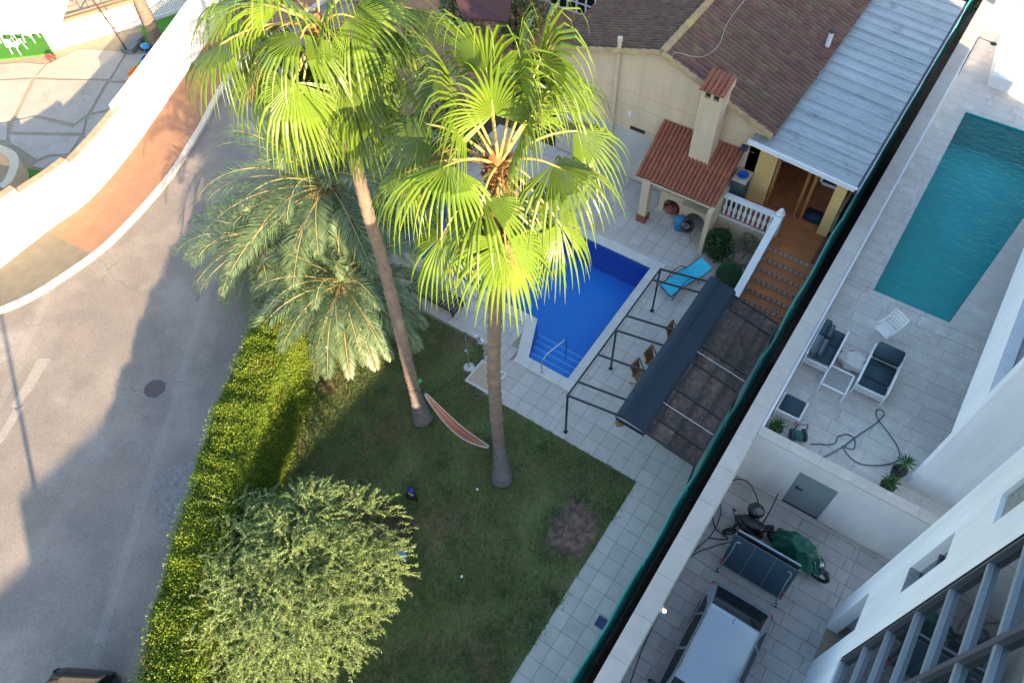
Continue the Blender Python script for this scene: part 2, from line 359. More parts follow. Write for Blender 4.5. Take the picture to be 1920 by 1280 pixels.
mat('grey_plastic', (.16, .17, .18), (.12, .13, .14), .7, 5)
mat('glass_dark', (.010, .016, .020), (.008, .013, .017), .06, 2, spec=.35)
mat('glass_facade', (.012, .018, .024), (.010, .016, .022), .03, 2, spec=1.0)
MATS['glass_facade'].node_tree.nodes['Principled BSDF'].inputs['IOR'].default_value = 2.1
mat('frame_grey', (.34, .40, .45), (.30, .36, .41), .4, 5, metal=.4)
mat('frame_dark', (.10, .115, .135), (.085, .10, .12), .45, 5, metal=.3)
mat('facade_white', (.77, .81, .86), (.72, .76, .815), .8, .5, .002, 30)
mat('stone_panel', (.32, .34, .34), (.13, .15, .16), .7, 16, .004, 40)
mat('door_grey', (.27, .33, .34), (.24, .30, .31), .55, 2)
mat('silver_paint', (.40, .46, .52), (.35, .405, .46), .3, .9, metal=.45, spec=.6)
mat('black_paint', (.012, .014, .02), (.01, .012, .016), .12, 2, spec=.8)
mat('seat_fabric', (.028, .06, .085), (.022, .048, .07), .85, 4, .003, 60)
mat('cushion_grey', (.10, .135, .16), (.08, .11, .13), .9, 5, .003, 60)
mat('white_cloth', (.62, .60, .57), (.52, .51, .49), .9, 4, .02, 9)
mat('green_cover', (.010, .115, .072), (.008, .085, .055), .5, 3, .01, 12)
mat('table_blue', (.045, .085, .12), (.035, .07, .10), .35, 3)
mat('hose_green', (.02, .11, .10), (.016, .09, .085), .5, 5)
mat('hose_black', (.012, .014, .018), (.01, .012, .014), .5, 5)
mat('iron', (.12, .095, .09), (.075, .062, .06), .8, 30, .006, 60)
mat('hammock', (.50, .17, .09), (.40, .13, .07), .9, 6, .002, 60)
mat('hammock_edge', (.68, .58, .50), (.6, .5, .42), .9, 6)
mat('maroon_awning', (.075, .028, .035), (.06, .024, .03), .85, 2, .002, 40)
mat('rust_brick', (.28, .10, .055), (.2, .075, .045), .9, 4)
mat('lamp_glow', (.9, .6, .3), None, .4, emit=((1, .55, .22), 4))
mat('paint_mark', (.37, .335, .30), (.275, .24, .215), .9, 7)
mat('dog_coat', (.10, .035, .018), (.07, .025, .014), .8, 8, .004, 60)
mat('yard_house', (.82, .80, .77), (.78, .76, .73), .8, 1)
mat('sand_wall', (.60, .43, .28), (.52, .37, .24), .9, 1.5, .003, 30)
WATER = water_mat('pool_water', (.80, .93, 1.0), .022, 3.0)
for n_, sc_, am_ in (('asphalt', 15, .22), ('pavement_orange', 30, .16), ('pavement_grey', 30, .16), ('concrete', 14, .12), ('grass', 9, .34), ('patio', 26, .10), ('kerb', 25, .12), ('court_floor', 12, .10), ('stone_floor', 10, .12), ('dark_canopy', 7, .35)): add_speckle(MATS[n_], sc_, am_)
for n_ in ('white_paint', 'facade_white', 'stucco', 'stucco_yellow', 'stucco_grey', 'yard_house'): add_speckle(MATS[n_], 1.0, .11, (2.6, 2.6, .22), 6)
add_speckle(MATS['metal_roof'], 1.0, .22, (.35, 5.0, 1.0), 5); add_speckle(MATS['dark_canopy'], 1.0, .3, (5, .7, 1), 4)
add_cracks(MATS['asphalt'], .33, .0045, (.18, .155, .135)); add_cracks(MATS['concrete'], .6, .006, (.30, .26, .21))
WATER2 = water_mat('terrace_pool_water', (.78, .98, .98), .034, 2.6)

# ================================================================== SETTING: ground, road, pavements
PX0, PX1, PY0, PY1 = -16.0, -6.74, 13.70, 18.14       # garden pool
AX0, AX1, AY0 = -8.38, -6.74, 12.10                    # its step alcove
mb = MB()
for x0, x1 in ((-400, PX0-.6), (PX0-.6, PX1+.6), (PX1+.6, 400)):
    for y0, y1 in ((-300, AY0-.6), (AY0-.6, PY1+.6), (PY1+.6, 700)):
        if not (x0 == PX0-.6 and y0 == AY0-.6): mb.add([(x0, y0, -.05), (x1, y0, -.05), (x1, y1, -.05), (x0, y1, -.05)], [(0, 1, 2, 3)])
struct('ground', mb, 'soil')
kerb_px = [(-60, 608), (0, 589), (60, 563), (130, 519), (200, 468), (260, 408), (310, 351), (345, 303), (380, 245)]
kerb = [G(x, y, .0) for x, y in kerb_px]
kerb = [kerb[0]+(kerb[0]-kerb[1])*6]+kerb
d_end = (kerb[-1]-kerb[-3]).normalized(); kerb += [kerb[-1]+d_end*6, kerb[-1]+d_end*14+Vector((3, 3, 0)), kerb[-1]+d_end*34+Vector((9, 8, 0))]
kerb = smooth_curve(kerb, 70)
def offset(line, d):
    out = []
    for i, p in enumerate(line):
        t = (line[min(i+1, len(line)-1)]-line[max(i-1, 0)]); t.z = 0; t.normalize(); out.append(p+Vector((-t.y, t.x, 0))*d)
    return out
kin = offset(kerb, .26)                                # kerb back edge (towards the white wall)
hedge_L = [G(475, 590, 3.0), G(440, 670, 3.0), G(400, 760, 3.0), G(365, 860, 3.0), G(330, 980, 3.0), G(290, 1110, 3.0), G(250, 1270, 3.0)]
road_r = [Vector((-10.4+1.0, -30, 0)), Vector((-10.0, -12, 0))]+[Vector((p.x+.5, p.y, 0)) for p in hedge_L[::-1]]+[Vector((-17.8, 12, 0)), Vector((-18.5, 22, 0)), Vector((-17, 50, 0))]
rr = resample(road_r, 70)
mb = MB().strip([p+Vector((0, 0, -.012)) for p in kerb], [p+Vector((0, 0, -.012)) for p in rr])
struct('road', mb, 'asphalt')
# kerb stones, each its own piece
kroot = struct('kerb', MB().strip([Vector((p.x, p.y, .05)) for p in kerb], [Vector((p.x, p.y, .05)) for p in kin]), 'kerb')
kk = resample(kerb, 110); kb = offset(kk, .26)
for i in range(len(kk)-1):
    if kk[i].y < -6 or kk[i].y > 30: continue
    q = [kk[i].lerp(kk[i+1], .02), kk[i].lerp(kk[i+1], .98), kb[i].lerp(kb[i+1], .98), kb[i].lerp(kb[i+1], .02)]
    MB().prism([(p.x, p.y) for p in q], -.03, .12).build('kerb_stone', 'kerb', kroot)
wall_px = [(-70, 452, 2.0), (0, 400, 2.0), (47, 366, 2.0), (132, 305, 2.0), (215, 213, 2.0), (300, 100, 2.0), (352, 28, 2.0)]
wall = [G(*p) for p in wall_px]
wall = [Vector((p.x, p.y, 0)) for p in wall]; wall = wall+[wall[-1]+(wall[-1]-wall[-2]).normalized()*14]
wall_s = smooth_curve(wall, 60)
wr = resample(wall_s, 70)
split = min(range(70), key=lambda i: (kin[i]-G(145, 468)).length)
# pavement follows kerb back edge to wall foot
def foot(p):
    q = min(wall_s, key=lambda w: (w-p).length); return q
pin = [Vector((p.x, p.y, .11)) for p in kin]; pout = [Vector((foot(p).x, foot(p).y, .11)) for p in kin]
wl_end = foot(kin[0])
pout = []
for p in kin:
    if p.y < wall_s[0].y: t = Vector((-31.0, p.y-2.0, .11))
    else: t = foot(p); t = Vector((t.x-.05, t.y, .11))
    pout.append(t)
struct('pavement', MB().strip(pin[split:], pout[split:]), 'pavement_orange')
struct('pavement_worn', MB().strip(pin[:split+1], pout[:split+1]), 'pavement_grey')
struct('far_pavement', MB().add([(-26.5, 20, .06), (-18.4, 19, .06), (-17.2, 48, .06), (-30, 60, .06), (-32.0, 34, .06)], [(0, 1, 2, 3, 4)]), 'pavement_orange')
# worn painted marks, asphalt patch, manhole
mk = thing('road_marking', 'worn white painted dashes on the sunlit side of the road', 'road marking', G(20, 640))
for pts in ([(-30, 640), (0, 625), (48, 620), (35, 640), (-30, 668)], [(-40, 668), (22, 660), (18, 672), (-40, 700)], [(70, 672), (95, 672), (60, 730), (30, 768), (20, 760), (48, 715)], [(26, 765), (46, 762), (10, 820), (-30, 870), (-40, 850), (0, 810)]):
    MB().add([Vector((p.x, p.y, -.008)) for p in (G(*q) for q in pts)], [tuple(range(len(pts)))]).build('dash', 'paint_mark', mk)
pp = [G(*q) for q in ((285, 905), (330, 872), (392, 850), (385, 900), (350, 960), (335, 1000), (300, 985), (288, 950))]
tag(MB().add([Vector((p.x, p.y, -.007)) for p in pp], [tuple(range(len(pp)))]).build('asphalt_repair', 'asphalt_patch'), 'rough dark asphalt repair beside the hedge', 'asphalt patch')
c = G(290, 728)
mh = thing('manhole_cover', 'round rusty iron manhole cover in the road', 'manhole cover', c)
MB().lathe([(.46, -.011), (.46, -.004), (.39, -.004), (.385, -.010)], c, 28).build('ring', 'asphalt_patch', mh)
MB().lathe([(.37, -.012), (.37, -.002), (.30, -.002), (.29, -.006), (.14, -.006), (.13, -.001), (.02, -.001)], c, 28).build('cover', 'iron', mh)

# lawn ----------------------------------------------------------------------
lawn = [(-2.88, -12), (-2.88, 10.02), (-8.36, 10.02), (-9.72, 10.05), (-9.72, 11.2), (-10.15, 11.72), (-16.4, 11.5), (-17.2, 9.5), (-17.0, 7.4), (-15.0, 3.9), (-12.6, .6), (-10.2, -3.0), (-9.5, -12)]
lw = struct('lawn', MB().prism(lawn, -.045, 0.0), 'grass')
def inpoly(x, y, poly):
    c = False; n = len(poly)
    for i in range(n):
        (x1, y1), (x2, y2) = poly[i], poly[(i+1) % n]
        if (y1 > y) != (y2 > y) and x < (x2-x1)*(y-y1)/(y2-y1)+x1: c = not c
    return c
B = G(1075, 990)
tuft = []
for k_ in range(170):
    x, y = rnd.uniform(-14.5, -3.0), rnd.uniform(-2, 9.8)
    if inpoly(x, y, lawn):
        for q_ in range(rnd.randrange(30, 90)): tuft.append((x+rnd.gauss(0, .16), y+rnd.gauss(0, .16), 0))
Ct = np.array(tuft); Dt = unit(np.concatenate([rng.normal(size=(len(Ct), 2))*.9, np.ones((len(Ct), 1))], 1))
mat('clover', (.045, .13, .035), (.06, .15, .05), .8, 3, island=.4, trans=.2)
cl_ = quads_obj('clover', leaf_quads(Ct, Dt, rng.uniform(.04, .09, len(Ct)), .035), 'clover'); stuff(cl_); tag(cl_, 'darker green clover tufts scattered through the lawn', 'clover')
lf = [(x, y, .02) for x, y in ((rnd.uniform(-16, -3), rnd.uniform(-3, 11)) for _ in range(520)) if inpoly(x, y, lawn)]
Cl = np.array(lf); Dl = unit(np.concatenate([rng.normal(size=(len(Cl), 2)), rng.uniform(0, .3, (len(Cl), 1))], 1))
lo_ = quads_obj('fallen_leaves', leaf_quads(Cl, Dl, rng.uniform(.05, .13, len(Cl)), .035, np.array([0, 0, 1.])), 'dry_leaf'); stuff(lo_); tag(lo_, 'dry brown leaves fallen on the lawn', 'fallen leaves')
def bare(x, y):
    return math.hypot((x-B.x)/.75, (y-B.y)/.95) < .9+.5*mnoise.noise(Vector((x*1.4, y*1.4, 3)))
pts = []
while len(pts) < 120000:
    x, y = rnd.uniform(-17.2, -2.86), rnd.uniform(-3.5, 11.8)
    if inpoly(x, y, lawn) and not bare(x, y) and mnoise.noise(Vector((x*.9, y*.9, 0))) > rnd.uniform(-.9, .25): pts.append((x, y, 0))
C = np.array(pts); D = unit(np.concatenate([rng.normal(size=(len(C), 2))*.55, np.ones((len(C), 1))], 1))
gr = quads_obj('grass', leaf_quads(C, D, rng.uniform(.05, .11, len(C)), .020), 'grass_blade'); stuff(gr); tag(gr, 'short mown grass on the shaded lawn', 'grass')
def soil_patch(m, c, rx, ry, col):
    nt = m.node_tree; N = nt.nodes; L = nt.links; b = N['Principled BSDF']; src = b.inputs['Base Color'].links[0].from_socket
    geo = N.new('ShaderNodeNewGeometry'); mp = N.new('ShaderNodeMapping'); mp.inputs['Location'].default_value = (-c.x/rx, -c.y/ry, 0); mp.inputs['Scale'].default_value = (1/rx, 1/ry, 0); L.new(geo.outputs['Position'], mp.inputs[0])
    ln = N.new('ShaderNodeVectorMath'); ln.operation = 'LENGTH'; L.new(mp.outputs[0], ln.inputs[0])
    nz = N.new('ShaderNodeTexNoise'); nz.inputs['Scale'].default_value = 2.2; nz.inputs['Detail'].default_value = 8; nz.inputs['Roughness'].default_value = .7; L.new(geo.outputs['Position'], nz.inputs['Vector'])
    ad = N.new('ShaderNodeMath'); ad.operation = 'MULTIPLY_ADD'; ad.inputs[1].default_value = 1.9; L.new(nz.outputs[0], ad.inputs[0]); L.new(ln.outputs['Value'], ad.inputs[2])
    mr = N.new('ShaderNodeMapRange'); mr.inputs['From Min'].default_value = 2.05; mr.inputs['From Max'].default_value = 1.65; L.new(ad.outputs[0], mr.inputs[0])
    n2 = N.new('ShaderNodeTexNoise'); n2.inputs['Scale'].default_value = 5; n2.inputs['Detail'].default_value = 6; L.new(geo.outputs['Position'], n2.inputs['Vector'])
    rp = N.new('ShaderNodeValToRGB'); rp.color_ramp.elements[0].position = .4; rp.color_ramp.elements[1].position = .6; rp.color_ramp.elements[0].color = (*col[0], 1); rp.color_ramp.elements[1].color = (*col[1], 1); L.new(n2.outputs[0], rp.inputs[0])
    mx = N.new('ShaderNodeMix'); mx.data_type = 'RGBA'; L.new(mr.outputs[0], mx.inputs['Factor']); L.new(src, mx.inputs['A']); L.new(rp.outputs[0], mx.inputs['B']); L.new(mx.outputs['Result'], b.inputs['Base Color'])
soil_patch(MATS['grass'], B, .85, 1.1, ((.24, .155, .115), (.12, .075, .06)))
soil_patch(MATS['grass'], G(730, 985), .9, .9, ((.10, .07, .045), (.065, .045, .03)))

# garden pool -----------------------------------------------------------------
outl = [(PX0, PY0), (-9.05, PY0), (AX0, AY0), (AX1, AY0), (PX1, PY1), (PX0, PY1)]
pool = thing('swimming_pool', 'deep blue garden swimming pool with corner steps', 'swimming pool', (-11, 16, 0))
mb = MB(); n = len(outl)
for i in range(n):
    (x0, y0), (x1, y1) = outl[i], outl[(i+1) % n]; mb.add([(x0, y0, -1.5), (x1, y1, -1.5), (x1, y1, .0), (x0, y0, .0)], [(0, 1, 2, 3)])
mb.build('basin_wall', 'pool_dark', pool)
mat('waterline', (.05, .30, .62), (.04, .22, .52), .3, 9, detail=1)
for i in range(n):
    (x0, y0), (x1, y1) = outl[i], outl[(i+1) % n]; dx, dy = (y1-y0), -(x1-x0); l_ = math.hypot(dx, dy); dx, dy = -dx/l_*.004, -dy/l_*.004
    MB().add([(x0+dx, y0+dy, -.20), (x1+dx, y1+dy, -.20), (x1+dx, y1+dy, -.002), (x0+dx, y0+dy, -.002)], [(0, 1, 2, 3)]).build('waterline_tile', 'waterline', pool)
MB().add([(x, y, -1.5) for x, y in outl], [tuple(range(n))]).build('basin_floor', 'pool_blue', pool)
for k in range(4):
    y1 = AY0+.42*(k+1); z = -.30-.24*k; x0 = lerp(AX0, -9.05, (y1-AY0)/1.6)
    MB().prism([(lerp(AX0, -9.05, (y1-.42-AY0)/1.6)+.01, y1-.42), (AX1-.01, y1-.42), (AX1-.01, y1), (x0+.01, y1)], -1.49, z).build('step', 'pool_blue', pool)
    MB().box(x0+.015, AX1-.015, y1-.055, y1+.004, z-.02, z+.006).build('step_nosing', 'pool_step', pool)
wa = MB().grid(2, 2, lambda u, v: (0, 0, 0)); wa = MB().add([(x, y, -.045) for x, y in outl], [tuple(range(n))])
wa.build('water_surface', WATER, pool)
cop = thing('pool_coping', 'pale stone coping slabs edging the blue pool', 'pool coping', (-11, 16, 0))
def cop_run(a, b, w, k, dz=0.):
    a = Vector((*a, 0)); b = Vector((*b, 0)); d = (b-a).normalized(); nrm = Vector((d.y, -d.x, 0)); L = (b-a).length
    for i in range(k):
        p = a+d*(L*i/k+.004); q = a+d*(L*(i+1)/k-.004)
        MB().prism([(p.x, p.y), (q.x, q.y), (q.x+nrm.x*w, q.y+nrm.y*w), (p.x+nrm.x*w, p.y+nrm.y*w)], -.04, .035+dz).build('coping_slab', 'pool_coping', cop)
W = .43
cop_run((PX0, PY0), (-9.05, PY0), W, 10); cop_run((-9.05, PY0), (AX0, AY0), W, 3, .004)
cop_run((AX0-.40, AY0), (AX1+W, AY0), W, 4, .002); cop_run((AX1, AY0+.003), (PX1, PY1), W, 10); cop_run((PX1+W, PY1), (PX0, PY1), W, 16, .002)
# curved handrail into the pool
hr = thing('pool_handrail', 'curved chrome handrail at the pool steps', 'handrail', G(1016, 697, .035))
a = G(1016, 697, .035); b = Vector((-7.45, 13.1, -.55))
MB().tube(smooth_curve([a, a+Vector((0, .0, .55)), a+Vector((.05, .25, .82)), b+Vector((0, -.25, 1.35)), b+Vector((0, 0, 1.2)), b+Vector((0, .02, .6)), b], 36), .024, 8).build('rail', 'chrome', hr, True)
MB().lathe([(.06, 0), (.06, .02), (.03, .03)], a, 14).build('flange', 'chrome', hr)

# tiles ---------------------------------------------------------------------
_tm = {}
def tile_mesh(w, h, t, m, bev=.006):
    key = (round(w, 2), round(h, 2), t, m)
    if key not in _tm:
        x, y = w/2, h/2; b = bev
        v = [(-x, -y, -t), (x, -y, -t), (x, y, -t), (-x, y, -t), (-x, -y, -b), (x, -y, -b), (x, y, -b), (-x, y, -b), (-x+b, -y+b, 0), (x-b, -y+b, 0), (x-b, y-b, 0), (-x+b, y-b, 0)]
        f = [(0, 1, 5, 4), (1, 2, 6, 5), (2, 3, 7, 6), (3, 0, 4, 7), (4, 5, 9, 8), (5, 6, 10, 9), (6, 7, 11, 10), (7, 4, 8, 11), (8, 9, 10, 11)]
        _tm[key] = MB().add(v, f).mesh('tile', m)
    return _tm[key]
def tile_region(parent, x0, x1, y0, y1, z, tw, th, m, ox=0., oy=0., gap=.008, t=.03, run=0., holes=(), far=None, name='tile', tilt=.0015):
    """grid of tiles clipped to a rectangle, far(x,y) True -> collected into one stuff part"""
    bulk = []
    j0 = math.floor((y0-oy)/th); j1 = math.ceil((y1-oy)/th)
    for j in range(j0, j1):
        sh = ox+run*tw*(j % 2 if run == .5 else (j*run) % 1)
        i0 = math.floor((x0-sh)/tw); i1 = math.ceil((x1-sh)/tw)
        for i in range(i0, i1):
            a, b = max(x0, sh+i*tw), min(x1, sh+(i+1)*tw); c, d = max(y0, oy+j*th), min(y1, oy+(j+1)*th)
            if b-a < .06 or d-c < .06: continue
            cx, cy = (a+b)/2, (c+d)/2
            if any(h[0] < cx < h[1] and h[2] < cy < h[3] for h in holes): continue
            me = tile_mesh(b-a-gap, d-c-gap, t, m)
            dz = rnd.uniform(-.002, .002)
            if far and far(cx, cy): bulk.append((me, cx, cy, z+dz))
            else: put(name, me, parent, (cx, cy, z+dz), (rnd.uniform(-tilt, tilt), rnd.uniform(-tilt, tilt), 0))
    return bulk
def bulk_build(bulk, name, m, parent):
    mb = MB()
    for me, x, y, z in bulk:
        mb.add([(v.co.x+x, v.co.y+y, v.co.z+z) for v in me.vertices], [tuple(p.vertices) for p in me.polygons])
    if bulk: stuff(mb.build(name, m, parent))
mb = MB()
PR = [(-16.6, -1.38, PY1+.03, 22.1), (PX1+.02, -1.38, 10.0, PY1+.03), (AX0, PX1+.02, 10.0, AY0), (-16.6, -9.05, 11.5, PY0), (-9.9, AX0, 10.0, 11.5)]
for x0, x1, y0, y1 in PR: mb.add([(x0, y0, -.03), (x1, y0, -.03), (x1, y1, -.03), (x0, y1, -.03)], [(0, 1, 2, 3)])
mb.add([(-9.05, 11.5, -.03), (AX0, 11.5, -.03), (AX0, AY0, -.03), (-9.05, PY0, -.03)], [(0, 1, 2, 3)])
patio = struct('patio', mb, 'joint')
far = lambda x, y: (x < -10.4) or (x > -3.2 and y > 10.8)
bulk = []
for x0, x1, y0, y1 in ((-16.6, -1.4, PY1+W, 22.08), (PX1+W, -1.4, 10.02, PY1+W), (-8.9, PX1+W, 10.02, AY0-W), (-9.7, -8.9, 11.15, 12.2), (-16.6, -9.5, 11.74, PY0-W), (-9.5, -9.2, 12.2, PY0-W)):
    bulk += tile_region(patio, x0, x1, y0, y1, 0.0, .52, .52, 'patio', -1.4, 10.02, holes=((-3.25, -1.3, 17.0, 22.1), (-5.4, -3.2, 20.7, 22.1)), far=far)
bulk_build(bulk, 'distant_tiles', 'patio', patio)
path = struct('garden_path', MB().add([(-2.9, -6, -.03), (-1.38, -6, -.03), (-1.38, 10.0, -.03), (-2.9, 10.0, -.03)], [(0, 1, 2, 3)]), 'joint')
tile_region(path, -2.90, -1.4, 1.5, 10.02, 0.0, .52, .52, 'patio', -1.4, 10.02)

# ================================================================== LEFT: white wall, yard
ww = thing('boundary_wall', 'tall white rendered wall curving along the road pavement', 'wall', wall_s[20])
def wall_top(p): return 2.25 if p.y < 8.6 else 2.0
base = wall_s
inn = offset(base, .26)
i_step = min(range(60), key=lambda i: abs(base[i].y-8.75))
i_step2 = min(range(60), key=lambda i: abs(base[i].y-6.5))
i_pick = min(range(60), key=lambda i: (base[i]-G(214, 213, 2.0)).length)
for (i0, i1, zt) in ((0, i_step2, 2.45), (i_step2, i_step, 2.2), (i_step, 59, 2.0)):
    for k in range(i0, i1):
        pass
    mb = MB(); f0 = len(mb.v)
    for k in range(i0, i1+1):
        p, q = base[k], inn[k]; mb.v += [(p.x, p.y, -.1), (q.x, q.y, -.1), (q.x, q.y, zt), (p.x, p.y, zt)]
    for k in range(i1-i0):
        a = k*4; mb.f += [(a+j, a+4+j, a+4+(j+1) % 4, a+(j+1) % 4) for j in range(4)]
    mb.f += [(0, 1, 2, 3), tuple(len(mb.v)-4+j for j in (3, 2, 1, 0))]
    mb.build('wall_panel', 'white_paint', ww)
    seg = resample(base[i0:i1+1], max(3, (i1-i0)*2))
    segi = offset(seg, .30); sego = offset(seg, -.03)
    if i0 < i_step or True:
        for k in range(len(seg)-1):
            if seg[k].y > base[i_pick].y: break
            q = [sego[k], sego[k+1], segi[k+1], segi[k]]
            MB().prism([(lerp(p.x, seg[k].x, .0), p.y) for p in q], zt+.003, zt+.055).build('coping_tile', 'coping_tile', ww)
# small white picket rail on top of the far part of the wall
pk = thing('wall_railing', 'low white slatted railing along the top of the road wall', 'railing', base[i_pick])
seg = resample(base[i_pick:], 150); segm = offset(seg, .13)
pm = MB().box(-.02, .02, -.03, .03, 0, .34).mesh('slat', 'white_trim')
for k in range(0, 100):
    t = segm[k+1]-segm[k]; put('slat', pm, pk, (segm[k].x, segm[k].y, 2.0), math.atan2(t.y, t.x))
MB().tube([Vector((p.x, p.y, 2.35)) for p in segm[:102]], .025, 6).build('top_rail', 'white_trim', pk)
# yard floor
yard_edge = inn
mb = MB(); far_in = [Vector((-60, p.y+12, .0)) for p in inn]
mb.strip([Vector((p.x, p.y, -.03)) for p in inn], [Vector((q.x, q.y, -.03)) for q in far_in])
yard = struct('yard_base', mb, 'joint')
slabs = [[(-60, 128), (40, 117), (82, 121), (62, 143), (-60, 150)], [(-60, 155), (58, 148), (20, 225), (-60, 236)], [(88, 121), (150, 92), (236, 98), (205, 148), (68, 143)],
         [(66, 149), (200, 152), (166, 212), (140, 232), (62, 214), (30, 222)], [(60, 219), (136, 240), (160, 222), (155, 250), (20, 247), (26, 228)], [(18, 253), (150, 256), (128, 288), (90, 290), (70, 300), (20, 268)],
         [(240, 98), (290, 104), (262, 150), (208, 152), (212, 144)], [(204, 156), (258, 156), (222, 200), (172, 212)], [(168, 217), (215, 208), (188, 238), (158, 262), (160, 245)], [(154, 262), (182, 244), (140, 290), (118, 302), (130, 292)],
         [(-60, 242), (14, 230), (12, 262), (-60, 262)], [(70, 304), (92, 295), (118, 294), (116, 306), (90, 318), (60, 312)]]
for q in slabs:
    w = [G(x, y, 0) for x, y in q]; MB().prism([(p.x, p.y) for p in w], -.028, .004).build('concrete_slab', 'concrete', yard)
def turf(px, label):
    w = [G(x, y, .0) for x, y in px]; tag(MB().prism([(p.x, p.y) for p in w], -.027, .022).build('artificial_turf', 'fake_turf'), label, 'turf', 'artificial turf in the walled yard')
turf([(-60, 60), (85, 64), (101, 101), (0, 112), (-60, 118)], 'bright green turf under the white plastic chairs')
turf([(264, 51), (345, 22), (420, 0), (352, 34), (300, 92), (276, 86)], 'green turf strip round the yard palm trunk')
turf([(45, 316), (92, 322), (70, 352), (48, 366), (30, 350)], 'small green turf corner behind the stepped wall')
# white picket fence across the yard
fa, fb = G(100, 96, 0), G(266, 48, 0); fdir = (fb-fa).normalized()
pf = thing('picket_fence', 'white picket fence crossing the sunlit yard', 'fence', fa)
pk2 = MB().box(-.035, .035, -.012, .012, 0, 1.15).mesh('picket', 'white_trim')
L = (fb-fa).length; n = 44; ang = math.atan2(fdir.y, fdir.x)
for i in range(n): put('picket', pk2, pf, fa+fdir*(L*i/(n-1)), ang)
for z in (.16, 1.0, ): MB().bar(fa+Vector((0, 0, z)), fb+Vector((0, 0, z)), .05, .09).build('rail', 'white_trim', pf)
MB().bar(fa+Vector((0, 0, 1.17)), fb+Vector((0, 0, 1.17)), .12, .05).build('cap_rail', 'white_trim', pf)
fc = fa+(G(84, 62, 0)-fa).normalized()*1.6; fd = (fc-fa).normalized()
for i in range(9): put('picket', pk2, pf, fa+fd*(1.6*(i+.5)/9), math.atan2(fd.y, fd.x))
MB().bar(fa+Vector((0, 0, 1.17)), fc+Vector((0, 0, 1.17)), .12, .05).build('cap_rail', 'white_trim', pf)
ga, gb = G(284, 40, 0), G(352, 18, 0)
pg = thing('picket_gate', 'bluish white picket panel beyond the yard palm', 'fence', ga)
gd = (gb-ga).normalized(); L = (gb-ga).length
for i in range(22): put('picket', pk2, pg, ga+gd*(L*i/21), math.atan2(gd.y, gd.x))
for z in (.16, 1.17): MB().bar(ga+Vector((0, 0, z)), gb+Vector((0, 0, z)), .07, .06).build('rail', 'white_trim', pg)
# sand coloured terrace wall and rail behind the fence, sunlit white canopy roof
a, b = G(112, 52, 0), G(330, -18, 0); tw = thing('terrace_wall', 'sand coloured terrace wall with thin rails behind the picket fence', 'wall', a)
dn = Vector((-(b-a).y, (b-a).x, 0)).normalized()
MB().prism([(a.x, a.y), (b.x, b.y), ((b+dn*8).x, (b+dn*8).y), ((a+dn*8).x, (a+dn*8).y)], -.04, .5).build('terrace_block', 'sand_wall', tw)
for z in (.9, 1.25): MB().tube([a+Vector((0, 0, z)), (a+b)/2+Vector((.15, -.1, z)), b+Vector((0, 0, z))], .02, 6).build('rail', 'iron', tw)
for t in (.03, .28, .53, .78): p = a.lerp(b, t); MB().tube([p+Vector((0, 0, .5)), p+Vector((0, 0, 1.25))], .02, 6).build('post', 'iron', tw)
cn = [G(-90, -60, 3.0), G(128, -8, 3.0), G(107, 55, 3.0), G(-90, 64, 3.0)]
cr = thing('yard_canopy', 'blown out white canopy roof in the corner of the yard', 'canopy', Vector((cn[2].x, cn[2].y, 0)))
MB().prism([(p.x, p.y) for p in cn], 2.85, 3.0).build('roof', 'yard_house', cr)
for p in (cn[0], cn[3]): MB().box(p.x-.07+(.3 if p.x < -40 else -.3), p.x+.07+(.3 if p.x < -40 else -.3), p.y+.1, p.y+.24, 0, 2.85).build('post', 'white_trim', cr)
# curved low wall at lower left of yard
arc = [G(-30, 268, .9), G(10, 276, .9), G(30, 290, .9), G(32, 310, .9), G(22, 336, .9), G(5, 352, .9)]
arc = smooth_curve(arc, 24); ai = offset(arc, -.28)
cw = thing('curved_planter_wall', 'curved beige planter wall in the corner of the yard', 'wall', Vector((arc[8].x, arc[8].y, 0)))
mb = MB()
for k in range(24): p, q = arc[k], ai[k]; mb.v += [(p.x, p.y, -.03), (q.x, q.y, -.03), (q.x, q.y, .85), (p.x, p.y, .85)]
for k in range(23): a = k*4; mb.f += [(a+j, a+4+j, a+4+(j+1) % 4, a+(j+1) % 4) for j in range(4)]
mb.build('wall', 'sand_wall', cw)
MB().strip([Vector((p.x, p.y, .88)) for p in offset(arc, .04)], [Vector((p.x, p.y, .88)) for p in offset(arc, -.34)]).build('cap', 'cream', cw)

# ================================================================== RIGHT: party wall, terrace, courtyard, building
TZ, CZ = 2.2, 2.9
pw = thing('party_wall', 'long white party wall with beige stone coping beside the green fence', 'wall', (-.6, 12, 0))
MB().box(-.84, -.36, -8, 40, -.3, CZ-.05).build('wall', 'white_paint', pw)
cm = tile_mesh(.50, 1.194, .06, 'coping_stone', .004); y = -4.
while y < 40: put('coping_slab', cm, pw, (-.62, y+.6, CZ+.015)); y += 1.2
MB().box(-.36, -.28, 12.0, 37.6, TZ, CZ-.02).build('inner_render', 'white_trim', pw)
MB().box(-1.22, -.84, -8, 40, -.32, -.12).build('ditch_soil', 'soil', pw)
for k in range(12):      # rubble and leaf litter in the slot
    pass
